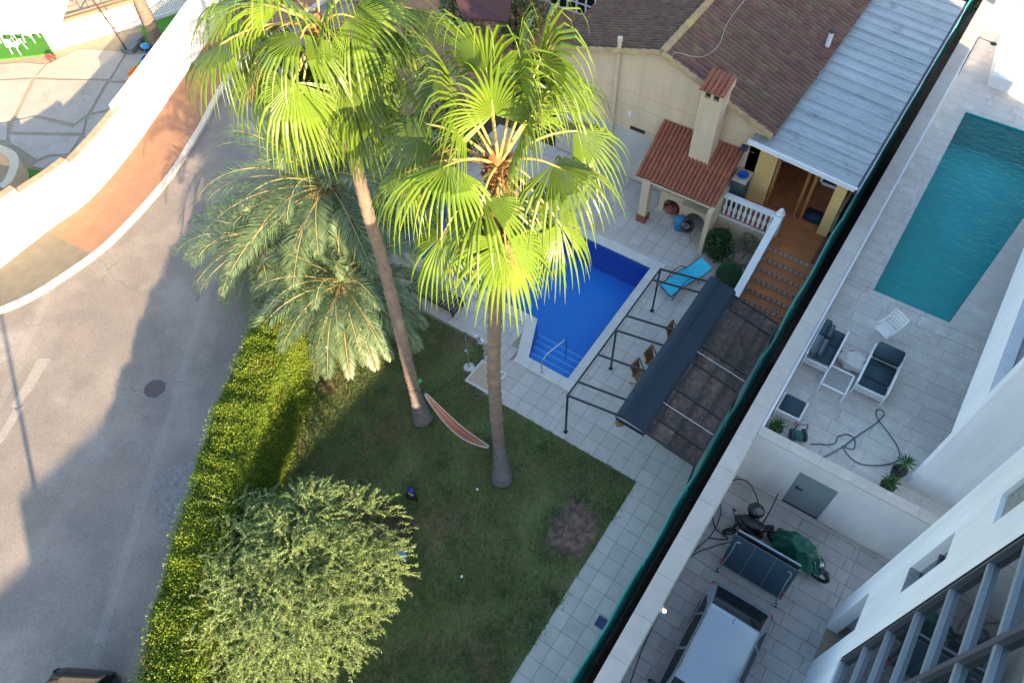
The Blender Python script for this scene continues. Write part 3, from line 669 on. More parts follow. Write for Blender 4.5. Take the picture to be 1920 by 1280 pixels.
# green boundary fence
gf = thing('green_fence', 'teal green screen fence along the garden boundary', 'fence', (-1.28, 10, 0))
def fz(y): return 2.0 if y < 16.5 else lerp(2.0, 3.05, min(1, (y-16.5)/3.5))
def fzb(y): return 0.0 if y < 16.5 else lerp(0, 1.35, min(1, (y-16.5)/3.5))
ys = np.linspace(-4, 40, 221)
mb = MB(); wob = lambda y, k: .022*math.sin(y*2.3+k)+.018*mnoise.noise(Vector((y*1.7, k, 0)))
for j, y in enumerate(ys):
    for k in range(6):
        t = k/5; mb.v.append((lerp(-1.235, -1.32, t)+wob(y, k*.5)*(.35+.65*t), y, lerp(fzb(y)-.02, fz(y), t)+(.02*math.sin(y*4.1) if k == 5 else 0)))
for j in range(len(ys)-1):
    for k in range(5): a = j*6+k; mb.f.append((a, a+6, a+7, a+1))
mb.build('screen', 'green_mesh', gf, True)
MB().tube([(-1.335+wob(y, 2.5), y, fz(y)+.01) for y in ys[::2]], .034, 8).build('top_rail', 'green_tube', gf, True)
y = -3.1
while y < 39: MB().tube([(-1.30, y, fzb(y)-.05), (-1.30, y, fz(y)+.09), (-1.30, y, fz(y)+.12)], [.028, .028, .012], 8).build('post', 'green_tube', gf); y += 2.55
# courtyard floor
cy = struct('courtyard_floor', MB().add([(-.36, -8, -.03), (9, -8, -.03), (9, 11.97, -.03), (-.36, 11.97, -.03)], [(0, 1, 2, 3)]), 'joint')
tile_region(cy, -.36, 3.72, 3.6, 11.96, 0., .82, .42, 'court_floor', 0, 0, run=.37, gap=.010)
tile_region(cy, 3.72, 6.2, 9.6, 11.96, 0., .82, .42, 'court_floor', 0, 0, run=.37, gap=.010)
# terrace block
tp = [G(1639, 542, TZ), G(1779, 606, TZ), G(1920, 407, TZ), G(1815, 211, TZ)]
QX0, QY0, QY1 = tp[0].x, (tp[0].y+tp[1].y)/2, tp[3].y
def qx1(y): return lerp(tp[1].x, tp[2].x, (y-tp[1].y)/(tp[2].y-tp[1].y))
mb = MB()
for poly in ([(-.36, 12.0), (12, 12.0), (12, QY0), (-.36, QY0)], [(-.36, QY0), (QX0, QY0), (QX0, QY1), (-.36, QY1)], [(qx1(QY0), QY0), (12, QY0), (12, QY1), (qx1(QY1), QY1)], [(-.36, QY1), (12, QY1), (12, 37.5), (-.36, 37.5)]):
    mb.add([(x, y, TZ-.03) for x, y in poly], [(0, 1, 2, 3)])
te = struct('terrace_floor', mb, 'joint')
b2 = []
for x0, x1, y0, y1 in ((-.28, 7, 12.3, QY0-.0), (-.28, QX0, QY0, QY1), (-.28, 7, QY1, 37.4)):
    b2 += tile_region(te, x0, x1, y0, y1, TZ, .96, .48, 'stone_floor', .2, .1, run=.37, gap=.006, far=lambda x, y: x > 4.4 or y > 31)
b2 += tile_region(te, 2.9, 6.5, QY0, QY1, TZ, .96, .48, 'stone_floor', .2, .1, run=.37, gap=.006, far=lambda x, y: x > 4.8 or y > 31 or True, holes=())
bb = []
for me, x, y, z in b2:
    if QY0 < y < QY1 and x-.48 < qx1(y) and x > 2.5: continue
    bb.append((me, x, y, z))
bulk_build(bb, 'distant_tiles', 'stone_floor', te)
# fill strip beside slanted pool edge
MB().add([(qx1(QY0), QY0, TZ-.004), (qx1(QY0)+1.2, QY0, TZ-.004), (qx1(QY1)+1.2, QY1, TZ-.004), (qx1(QY1), QY1, TZ-.004)], [(0, 1, 2, 3)]).build('edge_slab', 'stone_floor', te)
np_ = thing('terrace_pool', 'long teal swimming pool on the neighbouring terrace', 'swimming pool', (2, 25, TZ))
o2 = [(QX0, QY0), (qx1(QY0), QY0), (qx1(QY1), QY1), (QX0, QY1)]
mb = MB()
for i in range(4): (x0, y0), (x1, y1) = o2[i], o2[(i+1) % 4]; mb.add([(x0, y0, TZ-1.5), (x1, y1, TZ-1.5), (x1, y1, TZ), (x0, y0, TZ)], [(0, 1, 2, 3)])
mb.build('basin_wall', 'pool_teal', np_)
MB().add([(x, y, TZ-1.5) for x, y in o2], [(0, 1, 2, 3)]).build('basin_floor', 'pool_teal', np_)
MB().box(QX0+.01, QX0+1.0, QY0+.01, QY0+.75, TZ-1.49, TZ-.75).build('corner_step', 'pool_teal', np_)
MB().add([(x, y, TZ-.05) for x, y in o2], [(0, 1, 2, 3)]).build('water_surface', WATER2, np_)
# wall between courtyard and terrace
rw = thing('terrace_retaining_wall', 'white retaining wall below the terrace with a grey door', 'wall', (2, 12, 0))
DX0, DX1 = 1.16, 2.30
MB().box(-.36, DX0, 11.95, 12.2, 0, 2.84).build('wall', 'white_paint', rw); MB().box(DX1, 7.2, 11.95, 12.2, 0, 2.84).build('wall', 'white_paint', rw)
MB().box(DX0, DX1, 11.95, 12.2, 2.06, 2.84).build('lintel', 'white_paint', rw)
dr = MB().box(DX0, DX1, 12.0, 12.05, .01, 2.06).build('door', 'door_grey', rw)
MB().bar((DX0+.16, 11.96, 1.12), (DX0+.16, 12.0, 1.12), .06, .14).bar((DX0+.14, 11.94, 1.16), (DX0+.34, 11.94, 1.16), .03, .03).build('handle', 'black_steel', dr)
MB().box(-.3, DX0, 11.90, 11.95, 0, .09).build('skirting', 'coping_stone', rw); MB().box(DX1, 4.4, 11.90, 11.95, 0, .09).build('skirting', 'coping_stone', rw)
x = -.34; cm2 = tile_mesh(.894, .34, .06, 'coping_stone', .004)
while x < 6.6: put('coping_slab', cm2, rw, (x+.45, 12.06, 2.9)); x += .9

# white modern building -------------------------------------------------------
bd = thing('white_apartment_building', 'tall white modern building with large glazed facade at the right edge', 'building', (6, 5, 0))
FX = 3.7; HT = 12.55
GYs = 7.25
# facade slab pieces around openings (doorway y 8.0-9.07 z<3.37; window y 8.1-8.72 z 6.1-8.15; glass y<7.25 z>3.2)
def fbox(y0, y1, z0, z1, name='wall', m='facade_white'): return MB().box(FX, FX+.3, y0, y1, z0, z1).build(name, m, bd)
fbox(9.07, 9.68, 0, HT); fbox(8.74, 9.07, 3.37, HT); fbox(8.10, 8.74, 3.37, 6.08); fbox(8.10, 8.74, 8.16, 9.9); fbox(8.10, 8.74, 11.6, HT)
fbox(7.25, 8.0, 0, 3.37); fbox(7.25, 8.10, 3.37, HT); fbox(1.2, 7.25, 0, 3.05); fbox(1.2, 7.25, 12.5, HT)
MB().box(FX+.3, 22, 9.4, 9.68, 0, HT).build('wall', 'facade_white', bd); MB().box(FX, 22, 1.2, 9.68, HT, HT+.25).build('roof_slab', 'facade_white', bd)
MB().box(FX+.3, 22, 1.2, 1.5, 0, HT).build('wall', 'facade_white', bd); MB().box(21.7, 22, 1.5, 9.4, 0, HT).build('wall', 'facade_white', bd)
MB().box(FX+.9, FX+1.0, 7.8, 9.2, 0, 3.5).build('entrance_door', 'door_grey', bd)
wi = MB().box(FX+.20, FX+.22, 8.10, 8.74, 6.08, 8.16).build('window_pane', 'glass_facade', bd); MB().box(FX+.15, FX+.2, 8.10, 8.74, 7.1, 7.15).build('glazing_bar', 'frame_dark', wi)
MB().box(FX-.004, FX+.2, 8.105, 8.735, 6.03, 6.09).build('sill', 'stone_panel', bd)
MB().box(FX+.08, FX+.12, 8.10, 8.74, 9.9, 11.6).build('stone_panel', 'stone_panel', bd)
zs = [3.22, 4.72, 6.05, 7.46, 8.87, 10.22, 11.36, 12.45]
yv = [1.25, 3.4, 5.48, GYs]
for i in range(len(zs)-1):
    for j in range(len(yv)-1):
        MB().box(FX+.10, FX+.12, yv[j]+.03, yv[j+1]-.03, zs[i]+.03, zs[i+1]-.03).build('glass_pane', 'glass_facade', bd)
for z in zs: MB().box(FX+.02, FX+.14, 1.25, GYs, z-.05, z+.05).build('transom', 'frame_grey', bd)
for y in yv: MB().box(FX+.0, FX+.14, y-.055, y+.055, 3.22, 12.45).build('mullion', 'frame_dark', bd)
MB().box(FX+2.6, FX+2.7, 1.5, 9.3, 0, HT).build('inner_partition', 'frame_dark', bd)
wg = thing('rear_wing', 'low white rear wing of the modern building', 'building', (8, -12, 0))
MB().box(FX+.05, 14, -26, 1.15, 0, 5.1).build('wall', 'facade_white', wg); MB().box(FX+.02, 14.1, -26.1, 1.17, 5.1, 5.3).build('roof_slab', 'facade_white', wg)
rb = thing('road_shade_block', 'stepped block out of view on the low wing, added to shade the road', 'building', (9, -18, 0))
MB().box(FX+.06, 14.2, -12.9, -9.3, 5.28, 7.45).build('tall_shade_step', 'facade_white', rb); MB().box(FX+.06, 14.2, -40, -12.9, 5.28, 6.75).build('low_shade_step', 'facade_white', rb); MB().box(FX+.06, 14.2, -40, -26, 0, 5.28).build('shade_block_base', 'facade_white', rb)  # unseen stepped volumes, added and sized to close the shadow across the road
v2 = thing('terrace_house', 'white house with upper storey overhanging the neighbouring terrace', 'building', (8, 20, TZ))
VX = 3.8; VY = 13.2
MB().box(VX, 11, VY, VY+.35, 0, 12).build('end_wall', 'facade_white', v2)
MB().box(VX, VX+.3, VY+.35, 28, 4.65, 6.55).build('fascia', 'facade_white', v2)
MB().box(VX+.3, 11, VY+.35, 27, 4.65, 4.95).build('floor_slab', 'facade_white', v2)
MB().box(VX+.55, VX+.58, VY+.6, 27, 6.4, 9.2).build('glazing', 'glass_dark', v2)
for y in (VY+.4, 17, 20.5, 24, 26.9): MB().box(VX+.45, VX+.62, y, y+.12, 6.4, 9.2).build('window_frame', 'white_trim', v2)
MB().box(VX+.28, VX+.9, VY+.35, 27, 6.3, 6.42).build('balcony_floor', 'facade_white', v2)
MB().box(VX, 11, VY+.35, 28.2, 9.2, 12).build('upper_wall', 'facade_white', v2)
MB().box(VX+1.8, VX+1.9, VY+.35, 27, TZ, 4.65).build('ground_glazing', 'glass_dark', v2)
MB().box(VX+1.9, 11, 27.7, 28, TZ, 12).build('far_wall', 'facade_white', v2); MB().box(10.7, 11, VY+.35, 27.7, 0, 12).build('back_wall', 'facade_white', v2)
# sunlit white bench block at far end of the terrace
sb = thing('terrace_bench', 'sunlit white masonry bench block at the far end of the terrace', 'bench', (2.2, 35, TZ))
a, b, c2, d2 = G(1880, 62, TZ+.5), G(1862, 142, TZ+.5), G(1935, 168, TZ+.5), G(1990, 90, TZ+.5)
MB().prism([(p.x, p.y) for p in (a, b, c2, d2)], TZ+.002, TZ+.5).build('block', 'facade_white', sb)
fw = thing('terrace_end_wall', 'sunlit white wall closing the far end of the terrace', 'wall', (3, 37.5, TZ))
MB().box(-.36, 12, 37.5, 37.8, 0, TZ+1.1).build('wall', 'white_paint', fw); MB().box(-.4, 12, 37.45, 37.85, TZ+1.1, TZ+1.16).build('coping', 'coping_stone', fw)

# ================================================================== VILLA
HY = 22.1
vi = thing('villa', 'beige gabled villa with brown tiled roof beyond the pool', 'house', (-9, HY, 0))
XL, XR, XRG, ZL, ZR, ZT = -13.6, -4.9, -9.2, 4.85, 4.55, 6.22
def gable(y0, y1, m, name, z0=0., inset=0.):
    p = [(XL, z0), (XR, z0), (XR, ZR-.05), (XRG, ZT-.06), (XL, ZL-.05)]
    mb = MB(); n = 5
    mb.add([(x, y0, z) for x, z in p]+[(x, y1, z) for x, z in p], [tuple(range(n)), tuple(range(n, 2*n))[::-1]]+[((i+1) % n, i, n+i, n+(i+1) % n) for i in range(n)])
    return mb.build(name, m, vi)
gable(HY, HY+.3, 'stucco', 'gable_wall', 2.45)
MB().box(XL, XR, HY-.005, HY+.3, 0, 2.45).build('base_wall', 'stucco_grey', vi)
for z, t in ((2.62, .02), (3.55, .015), (4.15, .012)): MB().box(XL+.2, XR-.2, HY-.012, HY+.01, z, z+t).build('render_line', 'stucco_yellow', vi)
MB().box(XL, XL+.3, HY+.3, 36, 0, ZL-.1).build('side_wall', 'stucco', vi); MB().box(XR-.3, XR, HY+.3, 36, 0, ZR-.1).build('side_wall', 'stucco_yellow', vi)
def tiles_slope(p_ridge, p_eave, y0, y1, m, pitch=.235, course=.36, name='roof_tiles'):
    (xa, za), (xb, zb) = p_ridge, p_eave; L = math.hypot(xb-xa, zb-za); ux, uz = (xb-xa)/L, (zb-za)/L; nx, nz = -uz, ux
    if nz < 0: nx, nz = -nx, -nz
    V = []; Fc = []; nc = int(L/course)+1; nr = int((y1-y0)/pitch)
    for c in range(nc):
        s0 = c*course-.05; s1 = min(L+.05, s0+course+.06)
        for r in range(nr):
            yc = y0+(r+.5)*pitch; jz = rnd.uniform(-.006, .006); js = rnd.uniform(-.012, .012); base = len(V)
            for k in range(6):
                a = -1+2*k/5; h = .075*math.cos(a*PI/2)**.8 if abs(a) < 1 else 0
                yy = yc+a*pitch*.5
                for s, lift in ((s0+js, .0), (s1+js, .035)):
                    V.append((xa+ux*s+nx*(h+lift+jz), yy, za+uz*s+nz*(h+lift+jz)))
            V2 = []
            for k in range(5): Fc.append((base+2*k, base+2*k+1, base+2*k+3, base+2*k+2))
            # front lip
            b2 = len(V)
            for k in range(6):
                a = -1+2*k/5; yy = yc+a*pitch*.5; V.append((xa+ux*(s1+js), yy, za+uz*(s1+js)-.0))
            for k in range(5): Fc.append((base+2*k+1, b2+k, b2+k+1, base+2*k+3))
    mb = MB(); mb.v = V; mb.f = Fc
    return mb.build(name, m, None)
def reparent(o, p): o.parent = p; o.matrix_parent_inverse = ROOT[p.name]; return o
ro = MB().add([(XRG, HY-.18, ZT), (XR+.22, HY-.18, ZR), (XR+.22, 36, ZR), (XRG, 36, ZT), (XL-.2, HY-.18, ZL), (XL-.2, 36, ZL)], [(0, 1, 2, 3), (4, 0, 3, 5)]).build('roof', 'roof_tile_dark', vi)
t1 = reparent(tiles_slope((XRG, ZT+.02), (XR+.25, ZR+.02), HY-.1, 36, 'roof_tile'), ro); stuff(t1)
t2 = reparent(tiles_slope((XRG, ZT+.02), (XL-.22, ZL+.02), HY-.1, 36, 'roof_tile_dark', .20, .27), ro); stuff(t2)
# verge tiles along the gable edge, ridge tiles
def halftile(a, b, r, m, name, parent, n=5):
    a = Vector(a); b = Vector(b); d = (b-a).normalized(); s = d.cross(Vector((0, 0, 1))).normalized(); u = s.cross(d)
    mb = MB(); base = []
    for t, rr in ((0, r*.92), (1, r*1.08)):
        p = a.lerp(b, t)
        for k in range(n+1): an = PI*k/n; mb.v.append(tuple(p+s*math.cos(an)*rr+u*math.sin(an)*rr))
    for k in range(n): mb.f.append((k, k+1, n+2+k, n+1+k))
    mb.f.append(tuple(range(n+1))); mb.f.append(tuple(range(n+1, 2*n+2))[::-1])
    return mb.build(name, m, parent)
for (x0, z0, x1, z1, k) in ((XRG, ZT, XR+.22, ZR, 13), (XRG, ZT, XL-.2, ZL, 13)):
    for i in range(k):
        a = (lerp(x0, x1, i/k), HY-.16, lerp(z0, z1, i/k)+.03); b = (lerp(x0, x1, (i+1.1)/k), HY-.16, lerp(z0, z1, (i+1.1)/k)+.03+.02)
        halftile(a, b, .13, 'tile_edge', 'verge_tile', ro)
for i in range(34):
    halftile((XRG, 22+i*.42, ZT+.05), (XRG, 22+i*.42+.46, ZT+.065), .14, 'tile_edge', 'ridge_tile', ro)
MB().tube(smooth_curve([(XRG+.35, 22.05, ZT-.08), (XRG+.4, 22.3, ZT+.02), (XRG+1.1, 22.9, ZT-.25), (XRG+1.3, 24.0, ZT-.32), (XRG+1.0, 25.6, ZT-.2), (XRG+.9, 30, ZT-.15)], 40), .009, 5).build('roof_cable', 'kerb', vi)
# drain pipe and small fittings on the gable wall
dp = GY(1155, 150, HY-.12); MB().tube([(dp.x, HY-.1, .05), (dp.x, HY-.1, 6.15)], .075, 10).tube([(dp.x, HY-.1, 6.15), (dp.x, HY-.1, 6.3)], .1, 10).build('vent_pipe', 'cream', vi)
p = GY(1196, 243, HY); MB().box(p.x-.32, p.x+.32, HY-.06, HY, p.z-.06, p.z+.06).build('wall_vent', 'black_plastic', vi)
p = GY(1181, 213, HY); MB().box(p.x-.06, p.x+.06, HY-.04, HY, p.z-.09, p.z+.09).build('meter_box', 'white_trim', vi)
MB().tube([(XR-.02, 27.8, 4.4), (XR-.02, 27.8, 5.35)], .09, 10).build('soil_pipe', 'white_trim', vi)
MB().lathe([(.13, 0), (.13, .12), (.02, .2)], (XR-.02, 27.8, 5.35), 10).build('pipe_cowl', 'iron', vi)
# porch: floor, landing, front wall, column, door posts
PZ = 1.4
po = thing('porch', 'tiled porch with yellow walls under the metal roof', 'porch', (-3.2, 23, 0))
MB().box(-5.4, -1.36, 20.85, 30, 0, PZ-.02).build('base', 'stucco', po); MB().box(-3.2, -1.36, 20.27, 20.85, 0, PZ-.02).build('landing_base', 'stucco', po)
MB().box(-1.62, -1.33, 20.3, 34, PZ-.03, PZ-.012).build('side_walk', 'maroon_tile', po)
tile_region(po, -5.4, -1.62, 20.87, 25.6, PZ, .40, .40, 'porch_tile', -1.62, 20.27, gap=.006)
tile_region(po, -3.2, -1.62, 20.27, 20.87, PZ, .40, .40, 'porch_tile', -1.62, 20.27, gap=.006)
MB().box(-5.3, -4.22, HY, HY+.25, PZ, 4.2).build('front_wall', 'stucco_yellow', po)
MB().box(-4.22, -1.98, HY+.02, HY+.22, 3.95, 4.11).build('lintel', 'stucco_yellow', po)
MB().box(-1.98, -1.60, 21.8, 22.12, PZ, 4.10).build('column', 'stucco_yellow', po)
MB().box(-4.9, -1.5, 25.6, 25.8, PZ, 4.08).build('inner_wall', 'wood_door', po)
MB().box(-1.62, -1.52, 22.12, 25.6, PZ, 2.3).build('low_side_wall', 'stucco', po)
for x in (-4.18, -3.05, -2.80): MB().box(x, x+.11, HY+.02, HY+.13, PZ, 3.95).build('door_post', 'wood_door', po)
MB().box(-4.18, -1.98, HY-.02, HY+.16, PZ, PZ+.05).build('threshold', 'terracotta', po)
wf = MB().box(-4.0, -3.1, 25.5, 25.56, 2.3, 3.8).build('window', 'glass_dark', po)
for b in ((-4.05, -3.05, 2.22, 2.34), (-4.05, -3.05, 3.75, 3.85), (-4.05, -3.93, 2.22, 3.85), (-3.17, -3.05, 2.22, 3.85)): MB().box(b[0], b[1], 25.44, 25.52, b[2], b[3]).build('window_frame', 'white_trim', wf)
w2 = MB().box(-2.7, -1.9, 23.4, 23.46, 2.35, 3.7).build('side_window', 'glass_dark', po)
for b in ((-2.75, -1.85, 2.28, 2.38), (-2.75, -1.85, 3.65, 3.75), (-2.75, -2.66, 2.28, 3.75)): MB().box(b[0], b[1], 23.34, 23.42, b[2], b[3]).build('window_frame', 'white_trim', w2)
for px, py, yy in ((1396, 277, HY), (1472, 297, HY), (1558, 331, HY)):
    p = GY(px, py, yy-.1); MB().box(p.x-.12, p.x+.12, yy-.22, yy-.01, p.z-.07, p.z+.07).build('flood_lamp', 'blue_tile', po)
# metal roof sheets
mr = thing('metal_roof', 'pale blue grey ribbed metal porch roof with dark stains', 'roof', (-3.2, 27, 4.2))
y = 21.6; k = 0
while y < 34.2:
    w = .66
    mb = MB(); z0, z1 = 4.42, 4.12
    prof = [(0, 0), (.04, .045), (.08, 0), (.22, .004), (.24, .012), (.26, .004), (.42, .004), (.44, .012), (.46, .004), (w, 0)]
    mb.grid(len(prof), 2, lambda u, v: (lerp(-5.24, -1.36, v), y+prof[round(u*(len(prof)-1))][0], lerp(z0, z1, v)+prof[round(u*(len(prof)-1))][1]+.002*k % .004))
    put('roof_sheet', mb.mesh('roof_sheet', 'metal_roof'), mr)
    MB().bar((-5.24, y+.04, z0+.05), (-1.36, y+.04, z1+.05), .035, .02).build('rib', 'metal_seam', mr)
    y += w; k += 1
MB().bar((-5.3, 21.55, 4.40), (-1.3, 21.55, 4.08), .10, .16).build('front_gutter', 'white_trim', mr)
MB().box(-1.36, -1.26, 21.5, 34.3, 3.98, 4.12).build('side_gutter', 'gutter_dark', mr); MB().box(-1.258, -1.24, 21.5, 34.3, 4.0, 4.13).build('gutter_lip', 'white_trim', mr)
MB().box(-5.3, -5.2, 22.2, 34.2, 4.40, 4.47).build('flashing', 'white_trim', mr)
# garden stairs
st = thing('garden_stairs', 'terracotta garden steps with patterned risers up to the porch', 'stairs', (-2.3, 18.6, 0))
for k in range(8):
    z = PZ-.175*(k+1); y1 = 20.27-.40*k
    if z < .02: break
    s = MB().box(-3.18, -1.36, y1-.40, y1, 0, z).build('step', 'porch_tile', st)
    for i in range(9):
        x0 = -3.18+i*1.82/9
        MB().box(x0+.003, x0+1.82/9-.05, y1-.006, y1+.0, z, z+.165).build('riser_tile', 'riser_tile', s); MB().box(x0+1.82/9-.048, x0+1.82/9-.004, y1-.006, y1, z+.02, z+.15).build('riser_inlay', 'blue_tile', s)
    MB().box(-3.18, -1.36, y1-.03, y1+.02, z+.165, z+.18).build('nosing', 'porch_tile', s)
# white balustrade
ba = thing('balustrade', 'white turned balustrade on the porch landing', 'balustrade', (-4.4, 20.95, PZ))
bx0, bx1 = -5.42, -3.42; by = 20.95
MB().box(bx0, bx1, by-.11, by+.11, PZ-.14, PZ-.02).build('bottom_rail', 'white_trim', ba); MB().box(bx0, bx1, by-.12, by+.12, PZ+.80, PZ+.92).build('top_rail', 'white_trim', ba, bev=.015)
bm_ = MB().lathe([(.06, 0), (.06, .05), (.035, .09), (.075, .26), (.08, .34), (.045, .48), (.035, .55), (.055, .62), (.038, .66), (.06, .74), (.06, .82)], (0, 0, 0), 10).mesh('baluster', 'white_trim', True)
for i in range(10): put('baluster', bm_, ba, (bx0+.12+i*(bx1-bx0-.24)/9, by, PZ-.02))
MB().box(-3.42, -3.16, by-.13, by+.13, 0, PZ+1.0).build('newel', 'white_trim', ba, bev=.01); MB().lathe([(.17, 0), (.17, .05), (.12, .08), (.10, .18), (.05, .26), (.01, .28)], (-3.29, by, PZ+1.0), 12).build('finial', 'white_trim', ba)
sr = thing('stair_handrail', 'sloping white solid stair balustrade beside the steps', 'balustrade', (-3.3, 19.5, 0))
p0, p1 = Vector((-3.29, by-.13, PZ+.92)), Vector((-3.29, 17.75, .92))
MB().add([(-3.38, p0.y, 0), (-3.2, p0.y, 0), (-3.2, p0.y, p0.z-.08), (-3.38, p0.y, p0.z-.08), (-3.38, p1.y, 0), (-3.2, p1.y, 0), (-3.2, p1.y, p1.z-.08), (-3.38, p1.y, p1.z-.08)],
         [(0, 1, 2, 3), (7, 6, 5, 4), (3, 2, 6, 7), (1, 5, 6, 2), (0, 3, 7, 4)]).build('side_panel', 'white_trim', sr)
MB().bar(p0, p1, .27, .09).build('handrail', 'white_trim', sr); MB().box(-3.44, -3.14, 17.5, 17.8, 0, .98).build('newel', 'white_trim', sr, bev=.015)

# ================================================================== BARBECUE HOUSE
bq = thing('barbecue_shelter', 'brick barbecue shelter with red barrel tile roof and tall chimney', 'barbecue shelter', (-7, 21, 0))
bx0, bx1 = -8.75, -5.46
Y0, Y1, Z0, Z1 = 20.12, 22.06, 2.32, 3.55
MB().add([(bx0, Y0, Z0-.04), (bx1, Y0, Z0-.04), (bx1, Y1, Z1-.04), (bx0, Y1, Z1-.04), (bx0, Y0, Z0-.10), (bx1, Y0, Z0-.10), (bx1, Y1, Z1-.10), (bx0, Y1, Z1-.10)], [(0, 1, 2, 3), (7, 6, 5, 4), (0, 4, 5, 1), (1, 5, 6, 2), (3, 7, 4, 0)]).build('roof_board', 'rust_brick', bq)
nr = 20; pw_ = (bx1-bx0)/nr
for i in range(nr):
    x = bx0+(i+.5)*pw_; ymax = Y1
    row = None
    for j in range(6):
        t0, t1 = j/6, (j+1.12)/6
        a = (x, lerp(Y1, Y0, t0), lerp(Z1, Z0, t0)); b = (x, lerp(Y1, Y0, min(t1, 1.03)), lerp(Z1, Z0, min(t1, 1.03))+.018)
        halftile(a, b, pw_*.46, 'terracotta', 'roof_tile', bq, 4)
    MB().lathe([(pw_*.40, 0), (pw_*.40, .03)], (0, 0, 0), 10)
    e = MB().add([tuple(Vector((x, Y0-.045, Z0+.005))+Vector((math.cos(PI*k/6)*pw_*.44, 0, math.sin(PI*k/6)*pw_*.44-.01))) for k in range(7)], [tuple(range(7))[::-1]])
    e.build('tile_end', 'terracotta_end', bq)
MB().box(-8.42, -8.10, 19.75+.35, 20.42, 0, 2.25).build('pillar', 'stucco', bq); MB().box(-8.46, -8.06, 20.06, 20.46, 0, .35).build('pillar_foot', 'rust_brick', bq)
MB().box(-8.7, -5.5, 20.12, 20.30, 2.12, 2.26).build('beam', 'stucco', bq)
MB().box(-5.60, -5.42, 19.82, 22.05, 0, 2.26).build('side_wall', 'stucco', bq)
# masonry bench with arch (left) and grill (right)
def arch_front(x0, x1, y, z1, ax, ar, az, m, name, parent, th=.7):
    n = 12; mb = MB(); arc = [(ax-ar, 0)]+[(ax+ar*math.cos(PI-PI*k/n), az+ar*math.sin(PI*k/n)) for k in range(n+1)]+[(ax+ar, 0)]
    outl = [(x0, 0)]+arc+[(x1, 0), (x1, z1), (x0, z1)]
    L = [(x0, 0), (x0, z1)]; 
    # build as fan strips to the top edge
    top = [(lerp(x0, x1, k/(len(arc)-1)), z1) for k in range(len(arc))]
    for k in range(len(arc)-1): mb.add([(arc[k][0], y, arc[k][1]), (arc[k+1][0], y, arc[k+1][1]), (top[k+1][0], y, top[k+1][1]), (top[k][0], y, top[k][1])], [(0, 1, 2, 3)])
    mb.add([(x0, y, 0), (arc[0][0], y, 0), (x0, y, z1)], [(0, 1, 2)]); mb.add([(arc[-1][0], y, 0), (x1, y, 0), (x1, y, z1)], [(0, 1, 2)])
    for k in range(len(arc)-1): mb.add([(arc[k][0], y, arc[k][1]), (arc[k][0], y+th, arc[k][1]), (arc[k+1][0], y+th, arc[k+1][1]), (arc[k+1][0], y, arc[k+1][1])], [(0, 1, 2, 3)])
    return mb.build(name, m, parent)
arch_front(-8.0, -6.95, 21.15, .95, -7.45, .36, .38, 'stucco', 'arched_bench', bq)
arch_front(-6.95, -5.62, 20.95, .95, -6.3, .40, .36, 'stucco', 'arched_bench', bq)
MB().box(-8.0, -6.95, 21.12, 22.05, .95, 1.02).build('counter', 'stucco', bq); MB().box(-6.98, -5.6, 20.85, 22.05, .95, 1.03).build('counter', 'cream', bq)
MB().box(-8.0, -7.05, 21.75, 22.0, 1.45, 1.85).build('shelf_panel', 'rust_brick', bq); MB().box(-7.05, -6.8, 21.2, 22.05, 1.03, 2.5).build('pier', 'stucco', bq)
MB().box(-6.75, -5.65, 21.3, 21.95, 1.035, 1.06).build('hearth', 'rust_brick', bq); MB().box(-6.8, -5.62, 21.9, 22.04, 1.03, 2.4).build('fire_back', 'black_plastic', bq)
MB().box(-6.8, -5.62, 21.15, 22.0, 1.75, 2.3).build('hood', 'stucco', bq); MB().box(-6.6, -5.75, 21.2, 21.85, 1.25, 1.28).build('grill', 'black_steel', bq)
MB().box(-8.0, -7.0, 22.0, 22.08, 0, 1.0).build('niche_back', 'black_plastic', bq)
ch = MB().box(-7.22, -6.42, 21.2, 21.9, 2.4, 5.75).build('chimney', 'stucco', bq)
for (x0, x1, y0, y1) in ((-7.22, -7.08, 21.2, 21.34), (-6.56, -6.42, 21.2, 21.34), (-7.22, -7.08, 21.76, 21.9), (-6.56, -6.42, 21.76, 21.9), (-6.87, -6.77, 21.2, 21.32)): MB().box(x0, x1, y0, y1, 5.75, 6.05).build('vent_pier', 'stucco', ch)
MB().box(-7.1, -6.54, 21.32, 21.78, 5.75, 6.0).build('flue', 'black_plastic', ch)
MB().add([(-7.28, 21.14, 6.05), (-6.36, 21.14, 6.05), (-6.36, 21.96, 6.32), (-7.28, 21.96, 6.32), (-7.28, 21.14, 6.0), (-6.36, 21.14, 6.0), (-6.36, 21.96, 6.0), (-7.28, 21.96, 6.0)], [(0, 1, 2, 3), (0, 4, 5, 1), (1, 5, 6, 2), (3, 2, 6, 7), (0, 3, 7, 4)]).build('cap', 'stucco', ch)
for i in range(5): halftile((-7.19+i*.185, 21.98, 6.34), (-7.19+i*.185, 21.06, 6.07), .088, 'terracotta', 'cap_tile', ch, 4)

